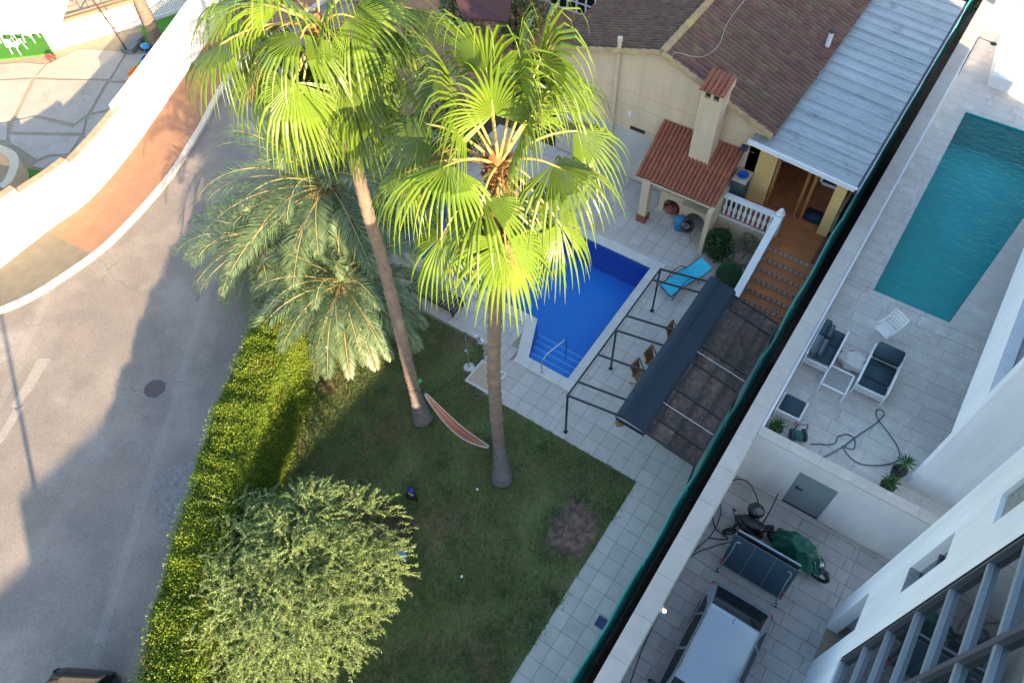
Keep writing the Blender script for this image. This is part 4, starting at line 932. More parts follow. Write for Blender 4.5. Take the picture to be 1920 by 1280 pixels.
# ================================================================== PERGOLA
pe = thing('pergola', 'black steel gable pergola with dark canopy sheets beside the pool', 'pergola', (-3.6, 13.3, 0))
PGX, RX, EX = -5.71, -3.8, -1.42; ZB, ZRg, ZE = 2.36, 2.86, 2.34
yr = [10.30, G(1085, 716, 2.36).y, G(1122, 665, 2.36).y, G(1155, 619, 2.36).y, G(1175, 592, 2.36).y, G(1223, 524, 2.36).y, 16.34]
for i, y in enumerate(yr):
    MB().bar((PGX, y, ZB), (RX, y, ZRg), .05, .06).build('rafter', 'black_steel', pe); MB().bar((RX, y, ZRg), (EX, y, ZE), .05, .06).build('rafter', 'black_steel', pe)
MB().bar((PGX, 10.25, ZB), (PGX, 16.39, ZB), .055, .055).build('side_beam', 'black_steel', pe); MB().bar((EX, 10.25, ZE), (EX, 16.39, ZE), .055, .055).build('side_beam', 'black_steel', pe)
MB().bar((RX, 10.25, ZRg+.02), (RX, 16.39, ZRg+.02), .05, .05).build('ridge_beam', 'black_steel', pe)
xs = [-3.30, -2.92, -2.33, -1.86, EX]
sz = lambda x: lerp(ZRg, ZE, (x-RX)/(EX-RX))
for x in xs[1:-1]: MB().bar((x, 10.27, sz(x)-.025), (x, 16.37, sz(x)-.025), .05, .03).build('purlin', 'black_steel', pe)
for y in (10.3, 13.30, 16.34):
    MB().bar((PGX, y, 0.01), (PGX, y, ZB), .055, .055).build('post', 'black_steel', pe); MB().bar((EX, y, 0.01), (EX, y, ZE), .055, .055).build('post', 'black_steel', pe)
    MB().box(PGX-.07, PGX+.07, y-.07, y+.07, .0, .012).build('foot_plate', 'black_steel', pe)
for i in range(len(yr)-1):
    for j in range(4):
        x0, x1 = xs[j]+.006, xs[j+1]-.006; y0, y1 = yr[i]+.006, yr[i+1]-.006; sag = rnd.uniform(.07, .14)
        mb = MB().grid(7, 7, lambda u, v: (lerp(x0, x1, u), lerp(y0, y1, v), sz(lerp(x0, x1, u))-.05-sag*(4*v*(1-v))*(.6+.4*4*u*(1-u))+.05*(v-.5)+.03*(u-.5)+.012*mnoise.noise(Vector((u*3+i, v*4+j, 1)))))
        mb.build('canopy_sheet', 'dark_canopy', pe, True)
for y in (yr[1]+.55, yr[4]-.3): MB().tube([(RX+.4, y, ZRg-.05), (EX, y+.05, ZE+.03)], .008, 5).build('guy_wire', 'white_trim', pe)
aw = thing('rolled_awning', 'navy blue awning gathered along the pergola ridge', 'awning', (-3.6, 13.3, 2.8))
prof = [(-4.02, 2.72), (-4.05, 2.84), (-3.97, 2.97), (-3.83, 3.02), (-3.70, 2.98), (-3.61, 2.89), (-3.45, 2.875), (-3.28, 2.83), (-3.12, 2.785), (-3.04, 2.70)]
def awf(u, v):
    k = u*(len(prof)-1); i = min(int(k), len(prof)-2); f = k-i; f2 = f*f*(3-2*f)
    x = lerp(prof[i][0], prof[i+1][0], f); z = lerp(prof[i][1], prof[i+1][1], f2); y = lerp(10.22, 16.48, v)
    return (x+.012*mnoise.noise(Vector((u*9, y*1.1, 0))), y, z+.015*mnoise.noise(Vector((u*7, y*.9, 4))))
MB().grid(45, 40, awf).build('fabric', 'navy_fabric', aw, True)
MB().bar((-4.0, 10.21, 2.74), (-3.06, 10.21, 2.68), .03, .12).build('end_bar', 'navy_fabric', aw)
# hanging decoration at the corner of the pergola
p = Vector((-3.85, 10.2, 2.55)); tag(MB().blob(p, (.12, .08, .09), 3, .4, 10, 8).build('hanging_lantern', 'dry_leaf', None, True), 'small brown wicker lantern hanging at the near end of the pergola', 'lantern')

# ================================================================== BACKGROUND HOUSES
BY = 31.5
bh = thing('background_house', 'ochre house with grid window and air conditioner behind the villa', 'house', (-17, BY, 0))
MB().box(-25.5, -12.3, BY, BY+9, 0, 9).build('wall', 'stucco', bh)
a, b = GY(1032, 14, BY), GY(1084, 42, BY)
x0, x1, z0 = a.x, a.x+3.3, b.z
wn_ = MB().box(x0, x1, BY-.03, BY-.01, z0, z0+2.0).build('window', 'glass_dark', bh)
for i in range(7): x = lerp(x0, x1, i/6); MB().box(x-.05, x+.05, BY-.10, BY-.03, z0-.05, z0+2.0).build('window_bar', 'white_trim', wn_)
for z in (z0, z0+.55, z0+1.1, z0+1.65): MB().box(x0, x1, BY-.09, BY-.035, z-.03, z+.03).build('window_bar', 'white_trim', wn_)
for i in range(18): x = lerp(x0, x1, i/17); MB().box(x-.02, x+.02, BY-.2, BY-.17, z0-.15, z0+.22).build('grille_bar', 'white_trim', bh)
MB().box(x0-.1, x1, BY-.22, BY-.15, z0-.2, z0-.14).build('grille_rail', 'white_trim', bh)
MB().box(x0-.2, x1, BY-.05, BY-.0, z0-1.8, z0-.8).build('lower_opening', 'glass_dark', bh)
p = GY(962, 18, BY-.2); ac = MB().box(p.x-.55, p.x+.35, BY-.4, BY-.02, p.z-.32, p.z+.32).build('air_conditioner', 'white_trim', bh)
MB().tube([(p.x-.18, BY-.43, p.z), (p.x-.18, BY-.405, p.z)], .26, 18).build('fan_grille', 'frame_dark', ac)
p = GY(1001, 12, BY-.1); MB().tube([(p.x, BY-.08, 2), (p.x, BY-.08, 9)], .07, 8).build('drain_pipe', 'maroon_awning', bh)
a, b = GY(1012, 52, BY-.6), GY(1050, 76, BY-.6)
for i in range(9): halftile((a.x+i*.2, BY-.02, a.z+.35), (a.x+i*.2, BY-1.1, a.z-.1), .1, 'terracotta', 'awning_tile', bh, 4)
ma = thing('maroon_canopy', 'dark maroon canopy roof behind the palms', 'canopy', G(905, 20, 3))
q = [G(845, -25, 3.1), G(965, -25, 3.1), G(952, 40, 3.0), G(868, 34, 2.8)]
MB().add([tuple(v) for v in q]+[(v.x, v.y, v.z-.08) for v in q], [(0, 3, 2, 1), (4, 5, 6, 7), (0, 1, 5, 4), (1, 2, 6, 5), (2, 3, 7, 6), (3, 0, 4, 7)]).build('sheet', 'maroon_awning', ma)
for v in q[:2]: MB().tube([(v.x, v.y, 0), (v.x, v.y, v.z-.06)], .05, 8).build('post', 'dark_wood', ma)

# ================================================================== VEGETATION
UP = Vector((0, 0, 1))
def fan_frond(root, heart, base, R=1.7, droop=1.0, seed=0, nseg=38, dead=False, spread=2.0):
    """one fan leaf: folded segments radiating from base, free tips hanging; petiole as its sub-part"""
    r = random.Random(seed); v = base-heart; L = v.length
    ctrl = heart+v*.5+UP*(.24*L if v.normalized().z < .75 else .02)
    pet = [heart*(1-t)**2+ctrl*2*t*(1-t)+base*t*t for t in [k/8 for k in range(9)]]
    D = (base-ctrl).normalized()
    S = D.cross(UP); S = S.normalized() if S.length > .15 else Vector((r.uniform(-1, 1), r.uniform(-1, 1), 0)).normalized()
    U = S.cross(D).normalized()
    roll = r.uniform(-.35, .35); S, U = S*math.cos(roll)+U*math.sin(roll), U*math.cos(roll)-S*math.sin(roll)
    mb = MB(); dth = 2*spread/nseg; st = [.03, .22, .42, .60, .74, .87, 1.0]
    for i in range(nseg):
        if r.random() < .05: continue
        th = -spread+dth*(i+.5); ln = R*(1-.16*abs(th)/spread)*r.uniform(.84, 1.08); dr = droop*r.uniform(.8, 1.25)
        d0 = D*math.cos(th)+S*math.sin(th)
        d0 = (d0+U*(.10*math.cos(th)-.34*abs(math.sin(th))**1.3)).normalized()
        side = (S*math.cos(th)-D*math.sin(th)).normalized()
        p = base.copy(); prev = 0; b0 = len(mb.v); sw = r.uniform(-.10, .10)
        for k, s in enumerate(st):
            g = dr*(.16*s+ (3.4*max(0, s-.40)**1.25)); d = (d0*(1-.25*max(0, s-.6))-UP*g+side*sw*max(0, s-.5)).normalized()
            p = p+d*(s-prev)*ln; prev = s
            w = (math.tan(dth/2)*s*ln*1.04) if s <= .44 else lerp(math.tan(dth/2)*.44*ln*1.04, .003, ((s-.44)/.56)**.8)
            n = d.cross(side); n = n if n.z > 0 or abs(n.z) < .2 else -n
            ridge = n.normalized()*w*(.55 if k else .1)
            mb.v += [tuple(p-side*w), tuple(p+ridge), tuple(p+side*w)]
        for k in range(len(st)-1):
            a = b0+3*k; mb.f += [(a, a+1, a+4, a+3), (a+1, a+2, a+5, a+4)]
    f = mb.build('frond', 'dry_leaf' if dead else 'fan_leaf', root)
    MB().tube(pet+[base+D*.25*R], [.035, .032, .03, .028, .026, .024, .022, .020, .018, .006], 6).build('petiole', 'dry_leaf' if dead else 'fan_petiole', f, True)
    return f
def on_sphere(px, py, c, L, near=True):
    d = Vector(_ray(px, py)).normalized(); o = Vector((0, 0, H)); oc = o-c; b = oc.dot(d); disc = b*b-(oc.length_squared-L*L)
    t = -b if disc < 0 else (-b-math.sqrt(disc) if near else -b+math.sqrt(disc))
    p = o+d*t; return c+(p-c).normalized()*L if disc < 0 else p
def palm_trunk(root, pts, r0, r1, m='bark_palm', flare=1.75, zgrey=None, name='trunk'):
    c = smooth_curve(pts, 135); rs = []
    for i, p in enumerate(c):
        t = i/134; r = lerp(r0, r1, t)*(1+(flare-1)*max(0, 1-t*9)**1.6); rs.append(r*(1+.10*((i % 3) == 0)-.03*((i % 3) == 1)+.03*rnd.uniform(-1, 1)))
    if zgrey:
        k = min(range(135), key=lambda i: abs(c[i].z-zgrey))
        MB().tube(c[:k+1], rs[:k+1], 14).build('trunk_base', 'bark_grey', root, True); MB().tube(c[k:], rs[k:], 14).build(name, m, root, True)
    else: MB().tube(c, rs, 14).build(name, m, root, True)
    return c
def fan_boots(root, heart, axis, n=46, seed=0):
    r = random.Random(seed); mb = MB()
    for i in range(n):
        a = i*2.4; z = -.05-.75*(i/n); p = heart+axis*z; d = Vector((math.cos(a), math.sin(a), .75)).normalized()
        mb.bar(p+d*.08, p+d*r.uniform(.26, .42), .085, .03)
    mb.blob(heart-axis*.2, (.22, .22, .42), seed, .3, 12, 8)
    return mb.build('crown_boots', 'fan_boot', root)
def fan_palm(label, pts, fronds, extra, seed, grey, group, R=1.7):
    root = thing('fan_palm', label, 'palm tree', Vector(pts[0]), group)
    c = palm_trunk(root, pts, .20, .145, zgrey=grey)
    heart = Vector(pts[-1]); axis = (c[-1]-c[-6]).normalized()
    fan_boots(root, heart, axis, seed=seed)
    for i, f in enumerate(fronds):
        px, py, L, near, dr = f[:5]
        b = on_sphere(px, py, heart, L, near)
        fan_frond(root, heart-axis*.1, b, R*(f[5] if len(f) > 5 else 1), dr, seed*100+i)
    r = random.Random(seed)
    for i in range(extra):
        a = i*2.3999+seed; e = math.radians(lerp(-8, -58, i/max(1, extra-1))); L = r.uniform(1.15, 1.5)
        b = heart-axis*.25+Vector((math.cos(a)*math.cos(e), math.sin(a)*math.cos(e), math.sin(e)))*L
        fan_frond(root, heart-axis*.25, b, R*r.uniform(.9, 1.05), r.uniform(1.3, 1.9), seed*100+50+i)
    for i in range(7):
        a = i*2.4+seed*1.7; e = math.radians(r.uniform(-75, -55)); b = heart-axis*.45+Vector((math.cos(a)*math.cos(e), math.sin(a)*math.cos(e), math.sin(e)))*r.uniform(.5, .8)
        fan_frond(root, heart-axis*.4, b, R*.55, 2.2, seed*100+80+i, 18, True, 1.4)
    for i in range(3):      # flower stalks
        a = r.uniform(0, 6.28); d = Vector((math.cos(a), math.sin(a), 0)); mb = MB()
        line = smooth_curve([heart-axis*.2, heart+d*.6+UP*.25, heart+d*1.3-UP*.1, heart+d*1.7-UP*.8], 14); mb.tube(line, .014, 5)
        for k in range(40):
            p = line[r.randrange(6, 14)]; q = p+Vector((r.uniform(-.2, .2), r.uniform(-.2, .2), r.uniform(-.35, .0))); mb.tube([p, q], .006, 3)
        mb.build('flower_stalk', 'dry_leaf', root)
    return root
RH = G(935, 305, 13.0); LH = G(597, 46, 13.5)
fr_R = [(809, 234, 1.45, False, 1.1), (872, 205, 1.30, True, .55), (914, 141, 1.9, True, .8), (966, 150, 1.8, True, 1.0), (1010, 120, 2.1, True, 1.1), (850, 150, 1.9, False, 1.1), (1074, 246, 1.55, False, 1.1), (1036, 309, 1.25, True, 1.3),
        (842, 309, 1.15, True, 1.15), (905, 372, 1.15, True, 1.3), (1008, 414, 1.35, False, 1.3), (830, 440, 1.7, False, 1.3), (1045, 168, 1.9, False, 1.4), (770, 320, 1.75, False, 1.5), (1050, 420, 1.7, False, 1.5),
        (935, 425, 1.45, False, 1.5), (925, 215, 1.3, True, .35, .8), (985, 235, 1.2, True, .9)]
fan_palm('tall fan palm nearest the camera, trunk beside the hammock end and lawn path', [G(942, 898, 0), G(932, 800, 2.1), G(926, 690, 5.2), G(929, 560, 8.5), G(933, 420, 11.0), RH], fr_R, 4, 3, 1.35, 'tall fan palms on the lawn', 1.8)
fr_L = [(567, 64, 1.1, True, 1.2), (481, 116, 1.6, False, 1.2), (566, 181, 1.5, True, 1.2), (646, 130, 1.1, True, 1.3), (707, 55, 1.4, False, .9), (624, -10, 1.2, True, .9), (440, 10, 1.8, False, 1.2), (520, -30, 1.5, False, .9),
        (690, -40, 1.5, False, .9), (765, 15, 1.9, False, 1.3), (500, 55, 1.5, False, 1.2), (600, -70, 1.5, False, .6), (655, 30, 1.1, True, 1.0), (420, 80, 1.95, False, 1.4), (660, 190, 1.6, False, 1.5), (530, 10, 1.2, True, .8), (720, 120, 1.8, False, 1.5)]
fan_palm('tall leaning fan palm with trunk between the hammock and the date palms', [G(792, 786, 0), G(770, 706, 1.9), G(750, 622, 3.9), G(716, 485, 6.6), G(690, 400, 8.2), G(651, 244, 10.7), LH], fr_L, 8, 5, 1.45, 'tall fan palms on the lawn', 1.92)
# palm in the walled yard, its crown above the picture
yb = G(299, 86, 0)
yp = thing('yard_palm', 'palm trunk standing in the turf strip of the walled yard', 'palm tree', yb)
palm_trunk(yp, [yb, yb+Vector((.05, .05, 3.5)), yb+Vector((-.1, .1, 8.5))], .30, .24)
hh = yb+Vector((-.1, .1, 8.5))
for i in range(16):
    a = i*2.4; e = math.radians(lerp(60, -45, i/15)); fan_frond(yp, hh, hh+Vector((math.cos(a)*math.cos(e), math.sin(a)*math.cos(e), math.sin(e)))*1.3, 1.6, 1.3, 900+i, 24)

def date_frond(root, heart, az, el, L, seed, m='date_leaf', droop=1.0):
    r = random.Random(seed); d = Vector((math.cos(az)*math.cos(el), math.sin(az)*math.cos(el), math.sin(el))); n = 26
    pts = [heart.copy()]; tw = r.uniform(-.4, .4)
    for k in range(n):
        s = k/n; dd = (d-UP*(1.25*droop*s**1.4)).normalized(); pts.append(pts[-1]+dd*L/n)
    ra = MB().tube(pts[::2]+[pts[-1]], [lerp(.035, .005, i/(len(pts[::2]))) for i in range(len(pts[::2])+1)], 5)
    V = []
    npair = 50
    for i in range(npair):
        t = .16+.84*i/npair; k = min(int(t*n), n-1); p = pts[k].lerp(pts[k+1], t*n-k); tg = (pts[k+1]-pts[k]).normalized()
        S = tg.cross(UP); S = S.normalized() if S.length > .1 else Vector((math.sin(az), -math.cos(az), 0)); U = S.cross(tg)
        S, U = S*math.cos(tw)+U*math.sin(tw), U*math.cos(tw)-S*math.sin(tw)
        ll = .56*L/3.3*(math.sin(PI*min(1, .12+t*.88))**.6+.12)*r.uniform(.85, 1.1)
        for sg in (-1, 1):
            q = (S*sg*.72+tg*(.55+.35*t)+U*r.uniform(.1, .5)-UP*.10).normalized(); w = q.cross(U); w = w.normalized()*.019 if w.length > .01 else S*.019
            mid = p+q*ll*.5; tip = p+(q-UP*.16).normalized()*ll
            V.append([p-w*.6, mid-w, tip, mid+w])
    V = np.array([[list(x) for x in q] for q in V])
    f = quads_obj('frond', V, m, root)
    ra.build('rachis', 'date_rachis', f, True)
def date_palm(label, base, heart, nf, L, seed, hint=()):
    root = thing('date_palm', label, 'palm tree', base, 'date palms between hedge and pool')
    palm_trunk(root, [base, base.lerp(heart, .5)+Vector((.05, 0, 0)), heart], .24, .22, 'bark_palm', 1.2)
    r = random.Random(seed)
    for i in range(nf):
        t = i/(nf-1); az = i*2.39996+seed; el = math.radians(lerp(78, -30, t**.8)); date_frond(root, heart+UP*.05, az, el, L*r.uniform(.82, 1.08)*(.75 if t < .12 else 1), seed*100+i, droop=r.uniform(.8, 1.25))
    mb = MB()
    for i in range(40): a = i*2.4; d = Vector((math.cos(a), math.sin(a), .9)).normalized(); p = heart-UP*(.1+.5*i/40); mb.bar(p+d*.1, p+d*r.uniform(.3, .5), .06, .03)
    mb.build('frond_boots', 'fan_boot', root)
    for i in range(5):
        a = r.uniform(0, 6.28); d = Vector((math.cos(a), math.sin(a), 0)); mb = MB(); e = heart+d*.7-UP*.15; mb.tube(smooth_curve([heart, heart+d*.45+UP*.2, e], 8), .015, 5)
        for k in range(45): q = e+Vector((r.uniform(-.2, .2), r.uniform(-.2, .2), r.uniform(-.45, 0))); mb.tube([e, q], .005, 3); mb.blob(q, (.016, .016, .022), k, .1, 5, 4)
        mb.build('fruit_cluster', 'date_fruit', root)
h1 = G(618, 352, 4.6); h2 = G(640, 532, 3.0)
date_palm('large feathery date palm behind the hedge end, fronds over the road', Vector((h1.x+.1, h1.y-.05, 0)), h1, 74, 4.6, 11)
date_palm('lower date palm with orange fruit beside the leaning palm trunk', Vector((h2.x, h2.y, 0)), h2, 58, 3.7, 12)
h3 = G(505, 455, 2.3)
date_palm('third date palm half hidden at the road edge under the leaning palm', Vector((h3.x, h3.y, 0)), h3, 56, 3.5, 13)

# hedge -----------------------------------------------------------------------
hz = 3.0
hl = [Vector((p.x, p.y, 0)) for p in hedge_L]; hl = hl+[hl[-1]+(hl[-1]-hl[-2])*1.6]
hl = smooth_curve(hl, 60)
hb = thing('hedge', 'long clipped yellow green hedge between the road and the lawn', 'hedge', hl[20])
hr_ = offset(hl, 1.55)
if (hr_[10]-hl[10]).x < 0: hr_ = offset(hl, -1.55)
mb = MB()
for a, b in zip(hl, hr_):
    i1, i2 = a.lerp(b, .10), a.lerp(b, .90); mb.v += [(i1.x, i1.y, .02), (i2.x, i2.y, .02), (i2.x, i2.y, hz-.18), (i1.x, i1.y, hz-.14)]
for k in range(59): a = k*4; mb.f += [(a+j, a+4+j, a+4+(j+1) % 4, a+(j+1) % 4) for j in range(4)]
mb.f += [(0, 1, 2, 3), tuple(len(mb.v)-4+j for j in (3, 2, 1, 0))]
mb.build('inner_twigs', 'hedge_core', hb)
def hedge_pt():
    u = rnd.random()*59; k = int(u); f = u-k; a = hl[k].lerp(hl[k+1], f); b = hr_[k].lerp(hr_[k+1], f); t = rnd.random()
    s = rnd.random()
    bulge = .24*mnoise.noise(Vector((a.x*.9, a.y*.9, s*3)))+.14*mnoise.noise(Vector((a.x*2.6, a.y*2.6, t*2.6+s*3)))
    if s < .46: p = a.lerp(b, t); p.z = hz+bulge-.22*(abs(2*t-1)**4); nrm = Vector((0, 0, 1))
    elif s < .58: z = rnd.random(); p = a.lerp(b, -bulge*.6); p.z = z*(hz-.05); nrm = (a-b).normalized()
    elif s < .97: z = rnd.random()**.8; p = a.lerp(b, 1+bulge*.6-.1*(z)**5); p.z = z*(hz-.05); nrm = (b-a).normalized()
    else: z = rnd.random(); p = hl[0].lerp(hr_[0], t); p.z = z*hz; nrm = (hl[0]-hl[1]).normalized(); p += nrm*bulge
    return p-nrm*abs(rnd.gauss(0, .07))+nrm*.03, nrm
PN = [hedge_pt() for _ in range(200000)]
C = np.array([p[:] for p, n in PN]); Nn = np.array([n[:] for p, n in PN])
D = unit(Nn*.7+rng.normal(size=C.shape)*.55)
stuff(quads_obj('foliage', leaf_quads(C, D, rng.uniform(.035, .08, len(C)), rng.uniform(.022, .04, len(C))), 'hedge_leaf', hb))
# weeping tree in front ----------------------------------------------------------
tc = G(555, 1085, 2.3); tb = Vector((tc.x+.1, tc.y+.1, 0))
ot = thing('weeping_tree', 'dense pale green weeping tree at the front edge of the lawn', 'tree', tb)
crown_c = Vector((tc.x, tc.y, 2.2))
MB().tube(smooth_curve([tb, tb+Vector((.05, .05, .8)), tb+Vector((-.05, .1, 1.4)), crown_c+Vector((0, 0, .6))], 20), [lerp(.19, .08, i/19) for i in range(20)], 10).build('trunk', 'bark_tree', ot, True)
lobes = []
for i in range(19):
    a = i*2.4; rr = math.sqrt((i+.5)/19); lobes.append((crown_c+Vector((math.cos(a)*rr*2.3, math.sin(a)*rr*2.3, 1.0-1.25*rr*rr+rnd.uniform(-.35, .35))), rnd.choice((.62, .8, 1.0, 1.25))))
mbl = MB()
for c, r in lobes:
    mbl.tube(smooth_curve([tb+Vector((0, 0, 1.5)), (tb+Vector((0, 0, 1.9))).lerp(c, .5)+UP*.25, c], 10), [lerp(.07, .02, k/9) for k in range(10)], 6)
mbl.build('limbs', 'bark_tree', ot, True)
VV = []; tw = MB()
for c, r in lobes:
    for s in range(160):
        d = Vector((rnd.gauss(0, 1), rnd.gauss(0, 1), abs(rnd.gauss(0, .9))-.25)).normalized(); p = c+d*r*rnd.uniform(.45, 1.0)
        out = Vector((d.x*.8+rnd.gauss(0, .4), d.y*.8+rnd.gauss(0, .4), .4)); ln = rnd.uniform(.35, .8); pts = [p]; n = 9; out.normalize()
        for k in range(n): dd = (out-UP*(1.7*(k/n)**1.2)).normalized(); pts.append(pts[-1]+dd*ln/n)
        if s % 3 == 0: tw.tube(pts[::2], .006, 3, False)
        for k in range(76):
            t = rnd.random()**.8; i = min(int(t*n), n-1); q = pts[i].lerp(pts[i+1], t*n-i); tg = (pts[i+1]-pts[i]).normalized()
            dl = (tg*.75+Vector((rnd.gauss(0, .6), rnd.gauss(0, .6), rnd.gauss(0, .45)))).normalized(); VV.append((q[:], dl[:]))
C = np.array([v[0] for v in VV]); D = np.array([v[1] for v in VV])
stuff(quads_obj('crown', leaf_quads(C, D, rng.uniform(.045, .09, len(C)), rng.uniform(.011, .018, len(C))), 'olive_leaf', ot))
tw.build('twigs', 'bark_tree', ot)

def bush(root, c, r, n, m, ls, lw, name='foliage', lobes=9, amp=.45, seed=0):
    rr = random.Random(seed); P_ = []
    L = [(Vector((c[0]+rr.uniform(-1, 1)*r[0]*amp, c[1]+rr.uniform(-1, 1)*r[1]*amp, c[2]+rr.uniform(-1, 1)*r[2]*amp)), rr.uniform(.5, .75)) for _ in range(lobes)]
    for i in range(n):
        q, s = L[i % lobes]; d = Vector((rr.gauss(0, 1), rr.gauss(0, 1), rr.gauss(0, 1))).normalized(); k = rr.uniform(.6, 1)**.5
        P_.append(([q[j]+d[j]*r[j]*s*k for j in range(3)], d[:]))
    C = np.array([p[0] for p in P_]); C[:, 2] = np.maximum(C[:, 2], .05); D = unit(np.array([p[1] for p in P_])+rng.normal(size=C.shape)*.7+np.array([0, 0, .3]))
    return stuff(quads_obj(name, leaf_quads(C, D, rng.uniform(ls*.7, ls*1.3, n), rng.uniform(lw*.7, lw*1.3, n)), m, root))
def stems(root, c, h, n=4, r=.02, seed=0, m='bark_tree'):
    rr = random.Random(seed); mb = MB()
    for i in range(n): a = rr.uniform(0, 6.28); mb.tube([c, (c[0]+math.cos(a)*.08, c[1]+math.sin(a)*.08, c[2]+h*.5), (c[0]+math.cos(a)*.22, c[1]+math.sin(a)*.22, c[2]+h)], [r, r*.8, r*.4], 6)
    return mb.build('stem', m, root)
s1 = thing('leafy_shrub', 'dark green leafy shrub against the porch wall', 'shrub', (-4.75, 19.95, 0)); stems(s1, (-4.75, 19.95, 0), .9, 5, seed=1); bush(s1, (-4.75, 19.95, .72), (.62, .6, .68), 2600, 'shrub_leaf', .11, .055, seed=1)
s2 = thing('potted_olive', 'small grey green olive in a clay pot by the stair balustrade', 'shrub', (-3.95, 20.15, 0))
MB().lathe([(.20, 0), (.27, .32), (.30, .36), (.30, .40), (.26, .40), (.25, .34), (.02, .33)], (-3.95, 20.15, 0), 18).build('pot', 'pot_clay', s2, True); stems(s2, (-3.95, 20.15, .33), .6, 4, seed=2); bush(s2, (-3.95, 20.15, 1.15), (.52, .5, .45), 1700, 'small_olive_leaf', .065, .02, seed=2)
s3 = thing('topiary_ball', 'round clipped green topiary ball below the stair newel', 'shrub', (-3.95, 18.95, 0))
MB().blob((-3.95, 18.95, .52), (.44, .44, .44), 2, .08, 16, 12).build('inner_twigs', 'hedge_core', s3)
rr = random.Random(4); pp_ = []
for i in range(4500): d = Vector((rr.gauss(0, 1), rr.gauss(0, 1), rr.gauss(0, 1))).normalized(); pp_.append(((Vector((-3.95, 18.95, .52))+d*.5*rr.uniform(.9, 1.0))[:], d[:]))
C = np.array([p[0] for p in pp_]); D = unit(np.array([p[1] for p in pp_])+rng.normal(size=C.shape)*.6); stuff(quads_obj('foliage', leaf_quads(C, D, .045, .025), 'box_leaf', s3))
# mixed planting behind the pool
for i, (x, y, r, lab) in enumerate(((-17.3, 15.5, 1.2, 'tall dark shrub at the hidden end of the blue pool'), (-16.9, 19.5, 1.4, 'broad green shrub behind the pool under the leaning palm crown'), (-15.2, 24.2, 1.3, 'green shrub at the corner of the villa behind the palms'), (-19.2, 27.0, 1.8, 'leafy garden tree in front of the maroon canopy'))):
    s = thing('garden_shrub', lab, 'shrub', (x, y, 0), 'shrubs behind the pool'); stems(s, (x, y, 0), r, 5, .03, i); bush(s, (x, y, r*.95), (r, r, r), 3800, 'shrub_leaf', .15, .06, seed=20+i)
s = thing('flowering_shrub', 'green shrub with a few red flowers beyond the maroon canopy', 'shrub', G(872, 60, 0)); p = G(872, 60, 0); stems(s, p, 1.2, 5, .03, 8); bush(s, (p.x, p.y, 1.4), (1.0, 1.0, 1.2), 2600, 'box_leaf', .14, .06, seed=31)
mb = MB()
for i in range(16): mb.blob((p.x+rnd.uniform(-.8, .8), p.y+rnd.uniform(-.8, .6), 1.4+rnd.uniform(.2, 1.0)), (.07, .07, .05), i, .4, 6, 5)
mb.build('flowers', 'red_plastic', s)
# greenery beyond the far end of the party wall
for i, (px, py) in enumerate(((1765, -8), (1800, 20), (1835, -6))):
    p = G(px, py, 1.0); s = thing('fence_creeper', ('dark creeper at the far end of the metal roof', 'dark creeper behind the green fence near the roof corner', 'creeper with ochre leaves at the far top of the fence')[i], 'shrub', (p.x, p.y, 0), 'creepers by the far fence')
    stems(s, (p.x, p.y, 0), 1.6, 4, .02, i); bush(s, (p.x, p.y, 1.6), (.35, 1.6, 1.3), 2200, 'shrub_leaf', .13, .06, seed=40+i)

